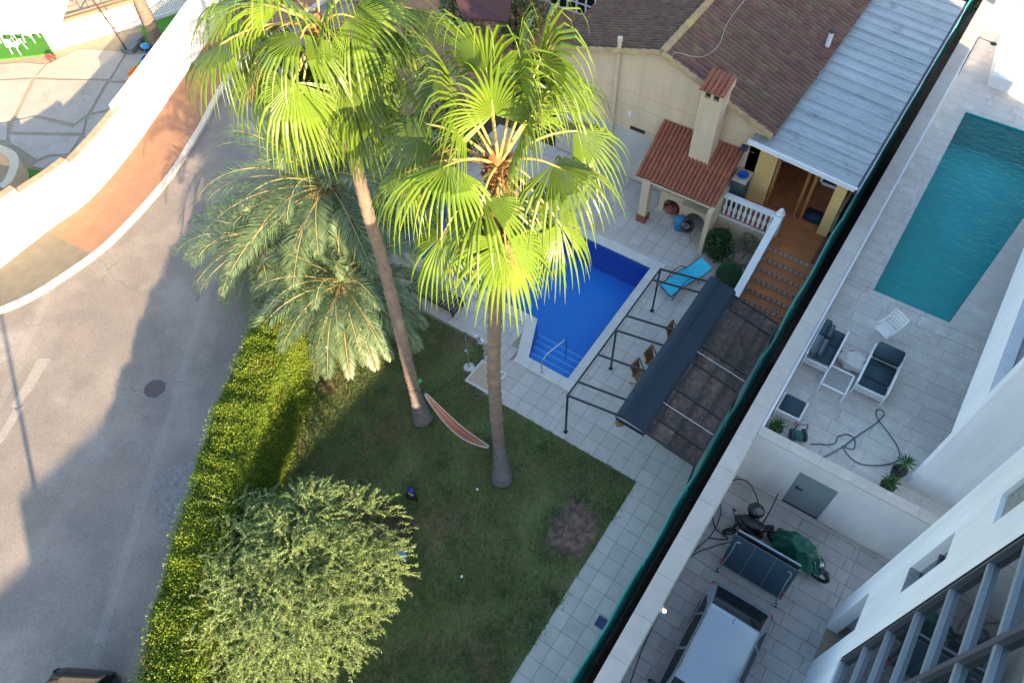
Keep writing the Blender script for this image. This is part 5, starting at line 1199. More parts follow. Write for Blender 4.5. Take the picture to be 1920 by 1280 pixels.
# ================================================================== VEHICLES
def car(name, label, loc, rz, paint, scale=1.0, sunroof=True, sy=1.0):
    T = Matrix.Translation(loc) @ Matrix.Rotation(rz, 4, 'Z') @ Matrix.Scale(scale, 4) @ Matrix.Diagonal((1, sy, 1, 1))     # rear at local y=0, front towards +y
    root = thing(name, label, 'car', T @ Vector((0, 2.1, 0)))
    ST = [(0.0, .50, .58, .60, .70, .54, .74), (.03, .62, .71, .73, .76, .62, .80), (.08, .71, .80, .81, .82, .69, .88), (.16, .76, .85, .855, .89, .72, .97), (.34, .78, .87, .865, .92, .70, 1.16), (.58, .78, .87, .87, .93, .675, 1.36), (.80, .79, .88, .87, .93, .67, 1.435), (1.7, .80, .88, .87, .93, .675, 1.475), (2.45, .80, .88, .865, .92, .65, 1.44),
          (2.75, .80, .88, .86, .91, .67, 1.30), (3.30, .80, .88, .85, .89, .72, .955), (3.9, .78, .86, .80, .78, .64, .83), (4.22, .70, .77, .70, .64, .52, .68), (4.34, .52, .58, .52, .50, .38, .54)]
    ys = [s[0] for s in ST]
    def sec(y):
        k = max(0, min(len(ST)-2, next((i for i in range(len(ST)-1) if ys[i+1] >= y), len(ST)-2))); f = (y-ys[k])/(ys[k+1]-ys[k])
        g = f; return [lerp(ST[k][j], ST[k+1][j], g) for j in range(1, 7)]
    def S(y, v, off=0.):
        """v: 0 sill .. .4 belt .. .8 roof edge .. 1 centre line (sign of x added by caller)"""
        ws, wm, wb, zb, wr, zr = sec(y)
        pr = [(0, ws, .22), (.18, wm, .48), (.40, wb, zb), (.80, wr, zr), (.86, wr*.93, zr+.022), (.93, wr*.5, zr+.04), (1.0, 0, zr+.045)]
        for i in range(len(pr)-1):
            if v <= pr[i+1][0]+1e-9: f = (v-pr[i][0])/(pr[i+1][0]-pr[i][0]); return lerp(pr[i][1], pr[i+1][1], f), lerp(pr[i][2], pr[i+1][2], f)
        return 0, zr+.045
    vs = [0, .09, .18, .29, .38, .40, .42, .5, .6, .7, .78, .80, .83, .86, .90, .95, 1.0]
    yy = sorted(set([round(x, 3) for x in np.linspace(0, 4.34, 56)]+ys))
    mb = MB(); row = []
    full = [(-1, v) for v in vs]+[(1, v) for v in vs[::-1][1:]]
    for y in yy:
        for sg, v in full: x, z = S(y, v); mb.v.append(tuple(T @ Vector((sg*x, y, z))))
    n = len(full)
    for i in range(len(yy)-1):
        for j in range(n-1): a = i*n+j; mb.f.append((a, a+1, a+n+1, a+n))
    mb.f.append(tuple(range(n))); mb.f.append(tuple((len(yy)-1)*n+k for k in range(n))[::-1])
    body = mb.build('body', paint, root, True)
    def patch(name, quad, m, parent, sg=1, off=.008, nu=10, nv=6):
        """quad of (y,v) corners, bilinear; v>1 mirrors over the roof centre"""
        mb = MB()
        def f(u, w):
            a = [lerp(quad[0][k], quad[1][k], u) for k in (0, 1)]; b = [lerp(quad[3][k], quad[2][k], u) for k in (0, 1)]; y, v = lerp(a[0], b[0], w), lerp(a[1], b[1], w)
            s2 = sg
            if v > 1: v = 2-v; s2 = -sg
            x, z = S(y, v); nx = .75 if v < .8 else .0
            return T @ Vector((s2*(x+off*nx), y-(off if y < .9 else 0)+(off if y > 2.6 else 0), z+off*(1.0 if v > .78 or y < .9 or y > 2.6 else .45)))
        mb.grid(nu, nv, f); return mb.build(name, m, parent, True)
    patch('rear_window', [(.20, .812), (.20, 1.188), (.74, 1.165), (.74, .835)], 'glass_dark', root, 1, .012, 16, 8)
    patch('windscreen', [(3.22, .812), (3.22, 1.188), (2.50, 1.165), (2.50, .835)], 'glass_dark', root, 1, .012, 16, 8)
    for sg in (-1, 1):
        patch('side_window', [(.50, .47), (.98, .44), (.98, .73), (.74, .66)], 'glass_dark', root, sg); patch('side_window', [(1.04, .44), (1.83, .44), (1.83, .75), (1.04, .735)], 'glass_dark', root, sg); patch('side_window', [(1.90, .44), (2.95, .46), (2.62, .70), (1.90, .75)], 'glass_dark', root, sg)
        patch('roof_rail', [(.95, .815), (2.35, .815), (2.35, .83), (.95, .83)], 'gutter_dark', root, sg, .016, 8, 2)
        patch('tail_lamp', [(.06, .30), (.06, .52), (.20, .58), (.20, .30)], 'red_plastic' if paint == 'silver_paint' else 'glass_dark', root, sg, .014, 5, 5)
        patch('headlight', [(3.95, .30), (4.2, .36), (4.15, .62), (3.85, .55)], 'glass_dark', root, sg, .012, 5, 5)
        mi = MB().blob(T @ Vector((sg*1.0, 2.78, .99)), (.13*scale, .07*scale, .08*scale), 2, .1, 12, 8).build('wing_mirror', 'black_plastic', root, True)
        for y in (.80, 3.42):
            c = Vector((sg*.80, y, .31)); wh = MB()
            def ring(xo, r): return [T @ (c+Vector((xo, math.cos(2*PI*k/20)*r, math.sin(2*PI*k/20)*r))) for k in range(20)]
            prof = [(-.09, .19), (-.10, .28), (-.07, .315), (.05, .315), (.09, .28), (.085, .19)]
            b0 = len(wh.v)
            for xo, r in prof: wh.v += [tuple(p) for p in ring(xo*sg, r)]
            for i in range(len(prof)-1):
                for k in range(20): a = i*20+k; b = i*20+(k+1) % 20; wh.f.append((a, b, b+20, a+20))
            w = wh.build('wheel', 'rubber', root, True)
            rm = MB(); rm.v = [tuple(p) for p in ring(.07*sg, .2)]+[tuple(T @ (c+Vector((.085*sg, 0, 0))))]; rm.f = [(k, (k+1) % 20, 20) for k in range(20)]; rm.build('rim', 'chrome', w)
    for sg in (-1, 1):
        for y in (1.0, 1.865, 2.93): patch('door_gap', [(y, .10), (y+.012, .10), (y+.012, .42), (y, .42)], 'black_plastic', root, sg, .004, 2, 8)
    patch('number_plate', [(.055, .62), (.055, 1.38), (.075, 1.38), (.075, .62)], 'white_trim', root, 1, .02, 6, 2) if False else None
    if sunroof: patch('sunroof', [(1.95, .90), (1.95, 1.10), (2.42, 1.10), (2.42, .90)], 'glass_dark', root, 1, .014, 10, 4)
    MB().tube([T @ Vector((0, .92, 1.50)), T @ Vector((0, .80, 1.60))], .008, 5).build('aerial', 'black_plastic', root)
    MB().tube([T @ Vector((.02, .16, .97)), T @ Vector((.32, .30, 1.10))], .012, 5).build('rear_wiper', 'black_plastic', root)
    return root
car('silver_car', 'silver estate car parked in the neighbour courtyard', Vector((1.37, 8.28, 0)), PI, 'silver_paint', 1.06, False, 1.17)
cdir = Vector((-.5, .86, 0)).normalized()
e_ = G(166, 1252, .75); car('black_car', 'black car entering the road at the bottom edge of the picture', Vector((e_.x, e_.y, 0)), math.atan2(cdir.y, cdir.x)+PI/2, 'black_paint', 1.0, False)
# street lamp (stands below the picture, throws the long pole shadow on the road)
sl = thing('street_lamp', 'tall grey street lamp beside the hedge throwing a thin shadow on the road', 'street lamp', (-9.55, -5.67, 0))
MB().tube([(-9.55, -5.67, 0), (-9.55, -5.67, 9)], [.09, .055], 10).build('pole', 'frame_grey', sl); MB().tube([(-9.55, -5.67, 9), (-10.4, -5.4, 9.4)], .04, 8).build('arm', 'frame_grey', sl)
MB().blob((-10.7, -5.3, 9.42), (.34, .16, .09), 1, .05, 12, 8).build('lantern', 'frame_grey', sl)
def wheel(root, c, R_, axis, name='wheel', w=.045):
    axis = Vector(axis).normalized(); x = axis.orthogonal().normalized(); y = axis.cross(x); n = 24; mb = MB(); c = Vector(c)
    for k in range(n):
        a = 2*PI*k/n; d = x*math.cos(a)+y*math.sin(a)
        for j in range(8): b = 2*PI*j/8; mb.v.append(tuple(c+d*(R_-w+w*math.cos(b))+axis*w*math.sin(b)))
    for k in range(n):
        for j in range(8): mb.f.append((k*8+j, k*8+(j+1) % 8, ((k+1) % n)*8+(j+1) % 8, ((k+1) % n)*8+j))
    o = mb.build(name, 'rubber', root, True)
    rm = MB().tube([c-axis*.05, c+axis*.05], .05, 10); rp = [c+(x*math.cos(2*PI*k/20)+y*math.sin(2*PI*k/20))*(R_-2*w) for k in range(21)]; rm.tube(rp, .012, 5, False)
    for k in range(10): a = 2*PI*k/10; rm.tube([c, c+(x*math.cos(a)+y*math.sin(a))*(R_-2*w)], .006, 4)
    rm.build('rim', 'chrome', o); return o
# motorcycle under a green cover
mo = thing('covered_motorcycle', 'motorcycle under a crumpled green cover with its front wheel showing', 'motorcycle', (2.2, 10.4, 0))
fwc = Vector((2.93, 10.24, .33)); rwc = Vector((1.50, 10.55, .32)); ax = (fwc-rwc).normalized(); sx = Vector((-ax.y, ax.x, 0))
wheel(mo, fwc, .33, sx, w=.06); wheel(mo, rwc, .32, sx, w=.065)
for s in (-1, 1): MB().tube([fwc+sx*.09*s, fwc-ax*.28+sx*.1*s+UP*.62], .026, 8).build('fork', 'chrome', mo)
MB().blob(fwc+ax*.05+UP*.32, (.17, .07, .06), 1, .1, 12, 8).build('mudguard', 'black_paint', mo, True); MB().blob(fwc-ax*.12+UP*.56, (.09, .1, .1), 1, .05, 12, 8).build('headlamp', 'chrome', mo, True)
MB().blob(rwc.lerp(fwc, .5)+UP*.05, (.36, .17, .22), 5, .3, 12, 8).build('engine', 'gutter_dark', mo, True)
def cover(u, v):
    a = 2*PI*u; t = v; c = rwc.lerp(fwc, .44); c = Vector((c.x, c.y, 0)); rx, ry = .82, .42
    r = t**.75; k = .10*mnoise.noise(Vector((math.cos(a)*2.2, math.sin(a)*2.2, t*2.5)))+.05*math.sin(a*9+3*t)*t
    p = c+ax*math.cos(a)*rx*(r+k)+sx*math.sin(a)*ry*(r+k*1.5)
    top = 1.16-.14*abs(math.cos(a))*t
    p.z = top-(.88 if math.sin(a)*1 < .2 else .72)*max(0, t-.35)**1.15+.09*mnoise.noise(Vector((p.x*4, p.y*4, 2)))+.04*mnoise.noise(Vector((p.x*11, p.y*11, t*3))); return p
MB().grid(72, 26, cover).build('cover', 'green_cover', mo, True)
sc = thing('black_scooter', 'black scooter with rounded top box behind the folded table', 'scooter', (.6, 10.3, 0))
a, b = Vector((.25, 10.05, .22)), Vector((1.15, 10.75, .22)); sd = Vector((-(b-a).y, (b-a).x, 0)).normalized()
wheel(sc, a, .22, sd, w=.055); wheel(sc, b, .22, sd, w=.055)
mid = (a+b)/2
MB().blob(mid+UP*.32, (.48, .25, .28), 6, .25, 16, 10).build('body', 'black_paint', sc, True); MB().blob(mid+UP*.66-(b-a)*.08, (.33, .2, .09), 2, .1, 14, 8).build('seat', 'black_plastic', sc, True)
MB().blob(Vector((.62, 10.72, .98)), (.25, .24, .2), 2, .06, 18, 12).build('top_box', 'black_paint', sc, True); MB().blob(Vector((.68, 10.68, 1.08)), (.16, .14, .12), 3, .05, 12, 8).build('box_lid', 'grey_plastic', sc, True)
MB().tube([Vector((.1, 10.3, .95)), Vector((.42, 10.12, 1.0)), Vector((.72, 9.98, .95))], .02, 8).build('handlebar', 'black_steel', sc)
MB().tube([a, a+Vector((.12, .1, .78))], .05, 8).build('steering_column', 'black_plastic', sc)
for p in ((.08, 10.35, 1.02), (.76, 9.98, 1.02)): MB().blob(Vector(p), (.07, .04, .05), 1, .1, 10, 7).build('mirror', 'black_plastic', sc, True)
# folded table tennis table
tt = thing('folded_table', 'dark blue folded table tennis table standing on wheels', 'folding table', (1.35, 9.3, 0))
X0, X1 = .42, 2.30
def panel(ya, za, yb, zb, name, m, t=.025):
    d = Vector((0, yb-ya, zb-za)).normalized(); n = Vector((0, -d.z, d.y))*t
    return MB().add([(X0, ya, za), (X1, ya, za), (X1, yb, zb), (X0, yb, zb), (X0, ya+n.y, za+n.z), (X1, ya+n.y, za+n.z), (X1, yb+n.y, zb+n.z), (X0, yb+n.y, zb+n.z)], [(3, 2, 1, 0), (4, 5, 6, 7), (0, 1, 5, 4), (1, 2, 6, 5), (2, 3, 7, 6), (3, 0, 4, 7)]).build(name, m, tt)
pa = panel(9.02, .22, 9.50, 1.50, 'table_half', 'table_blue'); panel(9.78, .22, 9.62, 1.50, 'table_half', 'table_blue')
for (ya, za) in ((9.50, 1.51), (9.02, .21)): MB().box(X0-.01, X1+.01, ya-.03, ya+.015, za-.02, za+.02).build('edge_strip', 'frame_grey', pa)
MB().bar((X0+.02, 9.49, 1.52), (X1-.02, 9.49, 1.52), .05, .02).bar((X0+.02, 9.63, 1.52), (X1-.02, 9.63, 1.52), .05, .02).build('top_rail', 'frame_grey', tt)
for k in (.33, .66):
    x = lerp(X0, X1, k); MB().bar((x, 8.995, .24), (x, 9.465, 1.48), .012, .008).build('centre_line', 'frame_grey', pa)
for x, s in ((X0+.12, -1), (X1-.12, 1)):
    MB().tube(smooth_curve([(x+.12*-s, 9.38, 1.32), (x, 9.36, 1.30), (x, 9.2, .9), (x+.04*s, 9.0, .42), (x+.08*s, 8.86, .09)], 14), .022, 7).build('leg', 'frame_grey', tt)
    for yy_ in (8.84, 9.15): wheel(tt, (x+.09*s, yy_, .075), .075, (.9, .3, 0), 'castor', .022)
    MB().tube([(x+.1*s, 8.98, .34), (x+.1*s, 8.98, .42)], .035, 8).build('lock_knob', 'red_plastic', tt); MB().tube([(x+.1*s, 9.06, .52), (x+.1*s, 9.06, .59)], .03, 8).build('lock_knob', 'red_plastic', tt)
# cables and hoses in the courtyard
def cable(label, pts, r, m, cat='cable', name='cable'): return tag(MB().tube(smooth_curve(pts, 12*len(pts)), r, 6).build(name, m, None, True), label, cat)
g = lambda x, y, z=.02: G(x, y, z)
cable('long black cable running along the foot of the party wall', [g(1155, 1285), g(1190, 1225), g(1230, 1150), g(1270, 1080), g(1300, 1035), g(1335, 1000), g(1352, 960), g(1345, 930)], .014, 'hose_black')
cable('second black cable looping past the folded table', [g(1180, 1285), g(1205, 1215), g(1240, 1140), g(1268, 1075), g(1300, 1040), g(1340, 1023), g(1375, 1015)], .014, 'hose_black')
cable('large black hose loop arching beside the scooter', [g(1330, 1008), g(1365, 1010, .05), g(1342, 990, .1), g(1336, 960, .25), g(1345, 925, .5), g(1375, 900, .7), g(1402, 903, .75), g(1420, 935, .6), g(1424, 965, .4), g(1420, 980, .2)], .018, 'hose_black')
cable('short black hose leaning on the white wall by the grey door', [g(1430, 980, .3), g(1445, 955, .6), g(1459, 925, 1.0)], .018, 'hose_black')
lp = thing('wall_lamp', 'small lit wall lamp on the inner side of the party wall', 'lamp', (-.33, 10.2, 2.3))
p = Vector((-.30, GX(1325, 972, -.30).y, min(2.6, GX(1325, 972, -.30).z))); MB().box(-.36, -.30, p.y-.07, p.y+.07, p.z-.08, p.z+.08).build('bracket', 'white_trim', lp); MB().blob(p+Vector((.05, 0, 0)), (.05, .05, .05), 1, 0, 10, 8).build('bulb', 'lamp_glow', lp)

# ================================================================== TERRACE FURNITURE
def lounge_seat(name, label, x0, x1, y0, y1, cat, cushions, back=None):
    z = TZ; t = thing(name, label, cat, ((x0+x1)/2, (y0+y1)/2, z))
    for x in (x0, x1):
        MB().bar((x, y0, z+.40), (x, y1, z+.40), .05, .05).build('side_rail', 'white_trim', t)
        for y in (y0, y1): MB().bar((x, y, z), (x, y, z+.62 if back != 'none' else z+.42), .045, .045).build('leg', 'white_trim', t)
        if back != 'none': MB().bar((x, y0, z+.62), (x, y1, z+.62), .06, .045).build('arm_rail', 'white_trim', t)
    for k, zz in enumerate((z+.22, z+.32, z+.42)): MB().bar((x0, y0, zz), (x1, y0, zz), .05, .04).build('front_slat', 'white_trim', t)
    for c in cushions:
        cx0, cx1, cy0, cy1, z0, z1, m = c; MB().box(cx0, cx1, cy0, cy1, z+z0, z+z1).build('cushion', m, t, True, bev=.035)
    return t
lounge_seat('garden_sofa', 'blue grey cushioned garden sofa against the party wall', -.22, .56, 15.35, 16.85, 'sofa',
            [(-.02, .54, 15.45, 16.1, .40, .54, 'seat_fabric'), (-.02, .54, 16.12, 16.8, .40, .54, 'seat_fabric'), (-.20, .02, 15.45, 16.1, .50, .86, 'cushion_grey'), (-.20, .02, 16.14, 16.8, .50, .86, 'seat_fabric'), (.03, .18, 15.5, 16.05, .56, .86, 'cushion_grey'), (.02, .16, 16.2, 16.72, .56, .84, 'cushion_grey')])
lounge_seat('lounge_armchair', 'deep blue lounge armchair with white slatted frame facing the pool', 1.42, 2.30, 15.25, 16.85, 'armchair',
            [(1.46, 2.26, 15.3, 15.62, .40, .50, 'seat_fabric'), (1.46, 2.26, 15.64, 16.4, .40, .53, 'seat_fabric'), (1.46, 2.26, 16.42, 16.8, .48, .92, 'seat_fabric')])
lounge_seat('footstool', 'small blue topped footstool near the terrace corner', -.22, .48, 13.15, 13.85, 'footstool', [(-.18, .44, 13.2, 13.8, .40, .50, 'seat_fabric')], 'none')
ct = thing('side_table', 'low white framed side table with a glass top', 'table', (.9, 15.1, TZ))
for a_, b_ in (((.54, 14.72), (1.28, 14.72)), ((1.28, 14.72), (1.28, 15.5)), ((1.28, 15.5), (.54, 15.5)), ((.54, 15.5), (.54, 14.72))): MB().bar((*a_, TZ+.42), (*b_, TZ+.42), .05, .04).build('top_rail', 'white_trim', ct); MB().bar((*a_, TZ), (*a_, TZ+.42), .045, .045).build('leg', 'white_trim', ct)
mat('clear_top', (.35, .36, .36), (.32, .33, .34), .2, 3, alpha=.25); MB().box(.56, 1.26, 14.74, 15.48, TZ+.415, TZ+.425).build('glass_top', 'clear_top', ct)
wc = thing('folding_chair', 'white folding garden chair standing near the teal pool', 'chair', (1.5, 17.7, TZ))
RZ = Matrix.Translation((1.52, 17.72, TZ)) @ Matrix.Rotation(math.radians(-28), 4, 'Z')
def tb_(a, b, w, h, nm, m): MB().bar(RZ @ Vector(a), RZ @ Vector(b), w, h).build(nm, m, wc)
for i in range(6): tb_((-.25, -.22+.085*i, .44), (.25, -.22+.085*i, .44), .075, .02, 'seat_slat', 'white_trim')
for i in range(5): tb_((-.25, .28+.04*i, .52+.10*i), (.25, .28+.04*i, .52+.10*i), .02, .085, 'back_slat', 'white_trim')
for s in (-.27, .27): tb_((s, -.25, 0), (s, .42, .95), .03, .03, 'frame', 'white_trim'); tb_((s, .30, 0), (s, -.25, .44), .03, .03, 'leg', 'white_trim'); tb_((s, -.2, .64), (s, .30, .64), .045, .03, 'armrest', 'white_trim')
tag(MB().blob((1.08, 16.15, TZ+.24), (.50, .30, .27), 4, .32, 30, 18, 2.2, TZ+.01).build('cloth_heap', 'white_cloth', None, True), 'crumpled white cloth heap between the sofa and the armchair', 'cloth')
tag(MB().blob((.98, 16.62, TZ+.06), (.12, .07, .06), 6, .4, 12, 8).build('pink_toy', 'pink', None, True), 'small bright pink toy on the terrace floor', 'toy')
def yucca(label, x, y, z, pot, h, n=34, L=.34):
    t = thing('potted_yucca', label, 'plant', (x, y, z), 'spiky potted plants on the terrace')
    if pot: MB().lathe([(.15, 0), (.20, .30), (.21, .33), (.18, .33), (.17, .28), (.02, .27)], (x, y, z), 16).build('pot', 'pot_dark', t, True)
    MB().tube([(x, y, z), (x, y, z+h)], .03, 7).build('stem', 'bark_tree', t)
    V = []
    for i in range(n):
        a = i*2.4; e = math.radians(lerp(80, -5, i/n)); d = Vector((math.cos(a)*math.cos(e), math.sin(a)*math.cos(e), math.sin(e))); w = d.cross(UP).normalized()*.022; p = Vector((x, y, z+h)); m_ = p+d*L*.5; tp_ = p+d*L-UP*.06
        V.append([list(p-w*.5), list(m_-w), list(tp_), list(m_+w)]); V[-1][3] = list(m_+w)
    quads_obj('leaves', np.array(V), 'yucca_leaf', t); return t
yucca('spiky plant beside the hose reel at the terrace corner', .02, 12.62, TZ, True, .45); yucca('spiky plant in a black pot nearest the white house', 3.30, 12.62, TZ, True, .5); yucca('taller spiky plant behind the black pot', 3.42, 13.25, TZ, True, .75)
hr2 = thing('hose_reel', 'dark green hose reel with red lever on the terrace floor', 'hose reel', (.62, 12.8, TZ))
MB().tube([(.50, 12.72, TZ+.2), (.78, 12.9, TZ+.2)], .15, 16).build('drum', 'hose_green', hr2, True); MB().tube([(.46, 12.70, TZ+.2), (.50, 12.72, TZ+.2)], .2, 16).tube([(.78, 12.9, TZ+.2), (.82, 12.93, TZ+.2)], .2, 16).build('side_plate', 'gutter_dark', hr2)
MB().tube([(.45, 12.75, TZ), (.5, 12.95, TZ+.5), (.75, 13.1, TZ+.5), (.82, 12.98, TZ)], .018, 6).build('stand', 'black_steel', hr2); MB().tube([(.4, 12.95, TZ+.4), (.44, 13.02, TZ+.5)], .02, 6).build('lever', 'red_plastic', hr2)
tz = TZ+.018
hp = [(1520, 832), (1562, 832), (1572, 818), (1590, 814), (1603, 825), (1600, 841), (1585, 835), (1610, 815), (1640, 795), (1650, 785), (1658, 776), (1652, 768), (1643, 770), (1646, 785), (1665, 810), (1683, 838), (1686, 858), (1672, 868), (1640, 872), (1610, 868), (1588, 850), (1580, 835)]
cable('green garden hose looping across the terrace floor', [G(x, y, tz) for x, y in hp], .016, 'hose_green', 'hose', 'garden_hose')
cable('hose tail curving along the terrace parapet', [G(x, y, tz) for x, y in ((1524, 860), (1545, 856), (1565, 846), (1585, 834), (1605, 818))], .016, 'hose_green', 'hose', 'garden_hose')
# outdoor shower at far terrace
p = Vector((-.28, GX(1840, 58, -.28).y, 0)); ts = thing('terrace_shower', 'thin black wall shower on the sunlit end of the terrace', 'shower', (p.x, p.y, TZ))
MB().tube([(-.27, p.y, TZ+.3), (-.27, p.y, TZ+2.0), (.35, p.y-.1, TZ+2.0)], .018, 6).build('pipe', 'black_steel', ts); MB().lathe([(.13, 0), (.13, .02), (.02, .05)], (.35, p.y-.1, TZ+1.97), 12).build('shower_head', 'black_steel', ts)

# ================================================================== GARDEN THINGS
hm = thing('hammock', 'rust red striped hammock slung between the two palm trunks', 'hammock', (-8.5, 8.2, .8))
A_, B_ = G(797, 738, 1.25), G(916, 838, 1.15); tr1, tr2 = Vector((-10.25, 8.15, 1.55)), Vector((-6.6, 7.75, 1.4))
hd = (B_-A_).normalized(); hs = Vector((-hd.y, hd.x, 0))
def ham(u, v, edge=0):
    w = .03+.13*math.sin(PI*u)**.7; c = A_.lerp(B_, u)-UP*.78*math.sin(PI*u); s = (v-.5)*2
    return c+hs*s*w+UP*(.14*s*s*math.sin(PI*u))
MB().grid(30, 9, ham).build('cloth', 'hammock', hm, True)
for v in (0, .30, .7, 1.0): MB().tube([ham(k/29, v)+UP*.006 for k in range(30)], .016 if v in (0, 1.) else .008, 5).build('stripe', 'hammock_edge', hm, True)
MB().tube([A_, tr1], .01, 5).build('rope', 'black_plastic', hm); MB().tube([B_, tr2], .01, 5).build('rope', 'black_plastic', hm)
p = G(786, 714, 1.5); tag(MB().blob(p, (.09, .09, .07), 2, .3, 10, 8).build('green_reel', 'green_plastic', None, True), 'small green strap reel on the leaning palm trunk', 'reel')
# shower with tray
sh = thing('garden_shower', 'chrome garden shower with curved head beside the pool path', 'shower', (-9.92, 10.58, 0))
c = Vector((-9.92, 10.60, 0)); MB().tube(smooth_curve([c, c+UP*1.2, c+UP*1.95, c+Vector((.12, .05, 2.15)), c+Vector((.42, .12, 2.1)), c+Vector((.55, .15, 1.88))], 30), .028, 8).build('pipe', 'chrome', sh, True)
MB().lathe([(.11, 0), (.11, .025), (.03, .06)], c+Vector((.55, .15, 1.82)), 14).build('shower_head', 'chrome', sh); MB().lathe([(.20, 0), (.20, .03), (.05, .05)], c, 16).build('base', 'pool_coping', sh); MB().box(c.x-.05, c.x+.05, c.y-.09, c.y-.03, 1.0, 1.12).build('tap', 'chrome', sh)
sy = thing('shower_tray', 'square tiled shower tray with drain at the lawn edge', 'shower tray', (-9.1, 10.6, 0))
MB().box(-9.72, -8.62, 10.06, 11.12, -.02, .045).build('tray', 'pool_coping', sy, bev=.01); mat('tray_stone', (.52, .40, .27), (.45, .36, .27), .8, 5); MB().box(-9.64, -8.70, 10.14, 11.04, .046, .052).build('basin', 'tray_stone', sy); MB().lathe([(.07, 0), (.07, .008), (.02, .009)], (-9.1, 10.65, .053), 12).build('drain', 'gutter_dark', sy)
# dark lounger under the palms
dl = thing('dark_daybed', 'dark brown wooden daybed on the path left of the pool', 'daybed', (-12.8, 12.35, 0))
for y in (12.05, 12.72): MB().bar((-13.95, y, .34), (-11.6, y, .34), .05, .08).build('side_rail', 'dark_wood', dl)
for x in (-13.8, -11.75):
    for y in (12.08, 12.69): MB().bar((x, y, .01), (x, y, .34), .06, .06).build('leg', 'dark_wood', dl)
for i in range(16): x = -13.85+i*.145; MB().box(x, x+.10, 12.08, 12.70, .36, .38).build('slat', 'dark_wood', dl)
MB().bar((-13.95, 12.4, .40), (-14.35, 12.4, .86), .6, .03, (0, 1, 0)).build('headrest', 'dark_wood', dl)
# turquoise sun lounger
sl2 = thing('turquoise_lounger', 'turquoise sling sun lounger beside the pergola', 'sun lounger', (-5.2, 18.2, 0))
lc = [G(1247, 545, .32), G(1270, 528, .38), G(1290, 515, .34), G(1305, 508, .42), G(1325, 492, .78)]
la = Vector((lc[-1].x-lc[0].x, lc[-1].y-lc[0].y, 0)).normalized(); ls_ = Vector((-la.y, la.x, 0)); cc = smooth_curve(lc, 20)
MB().grid(20, 3, lambda u, v: cc[round(u*19)]+ls_*(v-.5)*.62).build('sling', 'turquoise', sl2, True)
for s in (-.34, .34):
    MB().tube([p+ls_*s for p in cc], .018, 6).build('frame', 'black_steel', sl2, True)
    q0, q1 = cc[1]+ls_*s, cc[14]+ls_*s; MB().tube(smooth_curve([Vector((q0.x, q0.y, .02)), q0.lerp(q1, .3)+UP*.3, q0.lerp(q1, .7)+UP*.28, Vector((q1.x, q1.y, .02))], 16), .018, 6).build('rocker_leg', 'black_steel', sl2, True)
MB().bar(cc[0]-ls_*.34, cc[0]+ls_*.34, .03, .03).build('foot_bar', 'black_steel', sl2)
# wooden chairs and table under the pergola
def wchair(label, loc, rz):
    t = thing('wooden_chair', label, 'chair', loc, 'folding wooden chairs under the pergola'); T = Matrix.Translation(loc) @ Matrix.Rotation(rz, 4, 'Z')
    def bar(a, b, w, h, nm): MB().bar(T @ Vector(a), T @ Vector(b), w, h).build(nm, 'wood', t)
    for i in range(6): bar((-.21, -.2+.08*i, .45), (.21, -.2+.08*i, .45), .06, .018, 'seat_slat')
    for i in range(7): bar((-.18+.06*i, .24, .52), (-.18+.06*i, .36, .98), .045, .015, 'back_slat')
    for s in (-.23, .23): bar((s, -.25, 0), (s, .38, 1.0), .035, .03, 'back_leg'); bar((s, .30, 0), (s, -.22, .45), .035, .03, 'front_leg')
    bar((-.23, .37, .99), (.23, .37, .99), .05, .03, 'top_rail'); bar((-.23, .24, .5), (.23, .24, .5), .04, .02, 'lower_rail')
def at(px, py): p = G(px, py, .45); return Vector((p.x, p.y, 0))
wchair('wooden folding chair nearest the camera at the edge of the awning', at(1203, 706), math.radians(80)); wchair('second wooden folding chair half under the navy awning', at(1228, 682), math.radians(80)); wchair('far wooden folding chair glimpsed behind the navy awning', at(1268, 634), math.radians(85))
tbl = thing('wooden_table', 'wooden garden table hidden under the pergola awning', 'table', (-3.3, 12.9, 0))
for i in range(7): MB().box(-3.75+i*.13, -3.75+i*.13+.115, 12.0, 13.9, .72, .745).build('top_plank', 'wood', tbl)
for x in (-3.68, -2.95):
    for y in (12.1, 13.8): MB().bar((x, y, 0), (x, y, .72), .06, .06).build('leg', 'wood', tbl)
# barbecue clutter
kb_ = thing('kettle_grill', 'black kettle grill with pale blue lid in front of the masonry barbecue', 'grill', (-6.5, 20.4, 0))
kc = Vector((-6.35, 20.25, 0)); MB().lathe([(.03, .42), (.20, .48), (.28, .62), (.29, .72), (.24, .84), (.10, .93), (.02, .95)], kc, 18).build('bowl', 'black_paint', kb_, True)
for k in range(3): a = k*2.09; MB().tube([kc+Vector((math.cos(a)*.12, math.sin(a)*.12, .48)), kc+Vector((math.cos(a)*.26, math.sin(a)*.26, 0))], .013, 6).build('leg', 'chrome', kb_)
tag(MB().lathe([(.20, 0), (.22, .5), (.23, .52), (.12, .56), (.02, .57)], (-6.78, 20.62, 0), 16).build('storage_bin', 'sky_plastic', None, True), 'pale blue lidded bin beside the kettle grill', 'bin')
bl = MB().blob((-7.45, 21.35, .16), (.30, .28, .14), 5, .4, 20, 12, 2.2, .01).build('red_blanket', 'rust_brick', None, True); tag(bl, 'rust red blanket heap in the left barbecue arch', 'blanket')
cb = thing('outdoor_cabinet', 'dark blue grey outdoor cabinet between barbecue and yellow wall', 'cabinet', (-5.1, 21.7, PZ))
mat('cabinet', (.05, .085, .10), (.04, .07, .085), .5, 4); MB().box(-5.42, -4.92, 21.35, 22.06, PZ, PZ+1.30).build('carcass', 'cabinet', cb, bev=.01); MB().box(-5.45, -4.89, 21.32, 22.08, PZ+1.30, PZ+1.34).build('worktop', 'cream', cb)
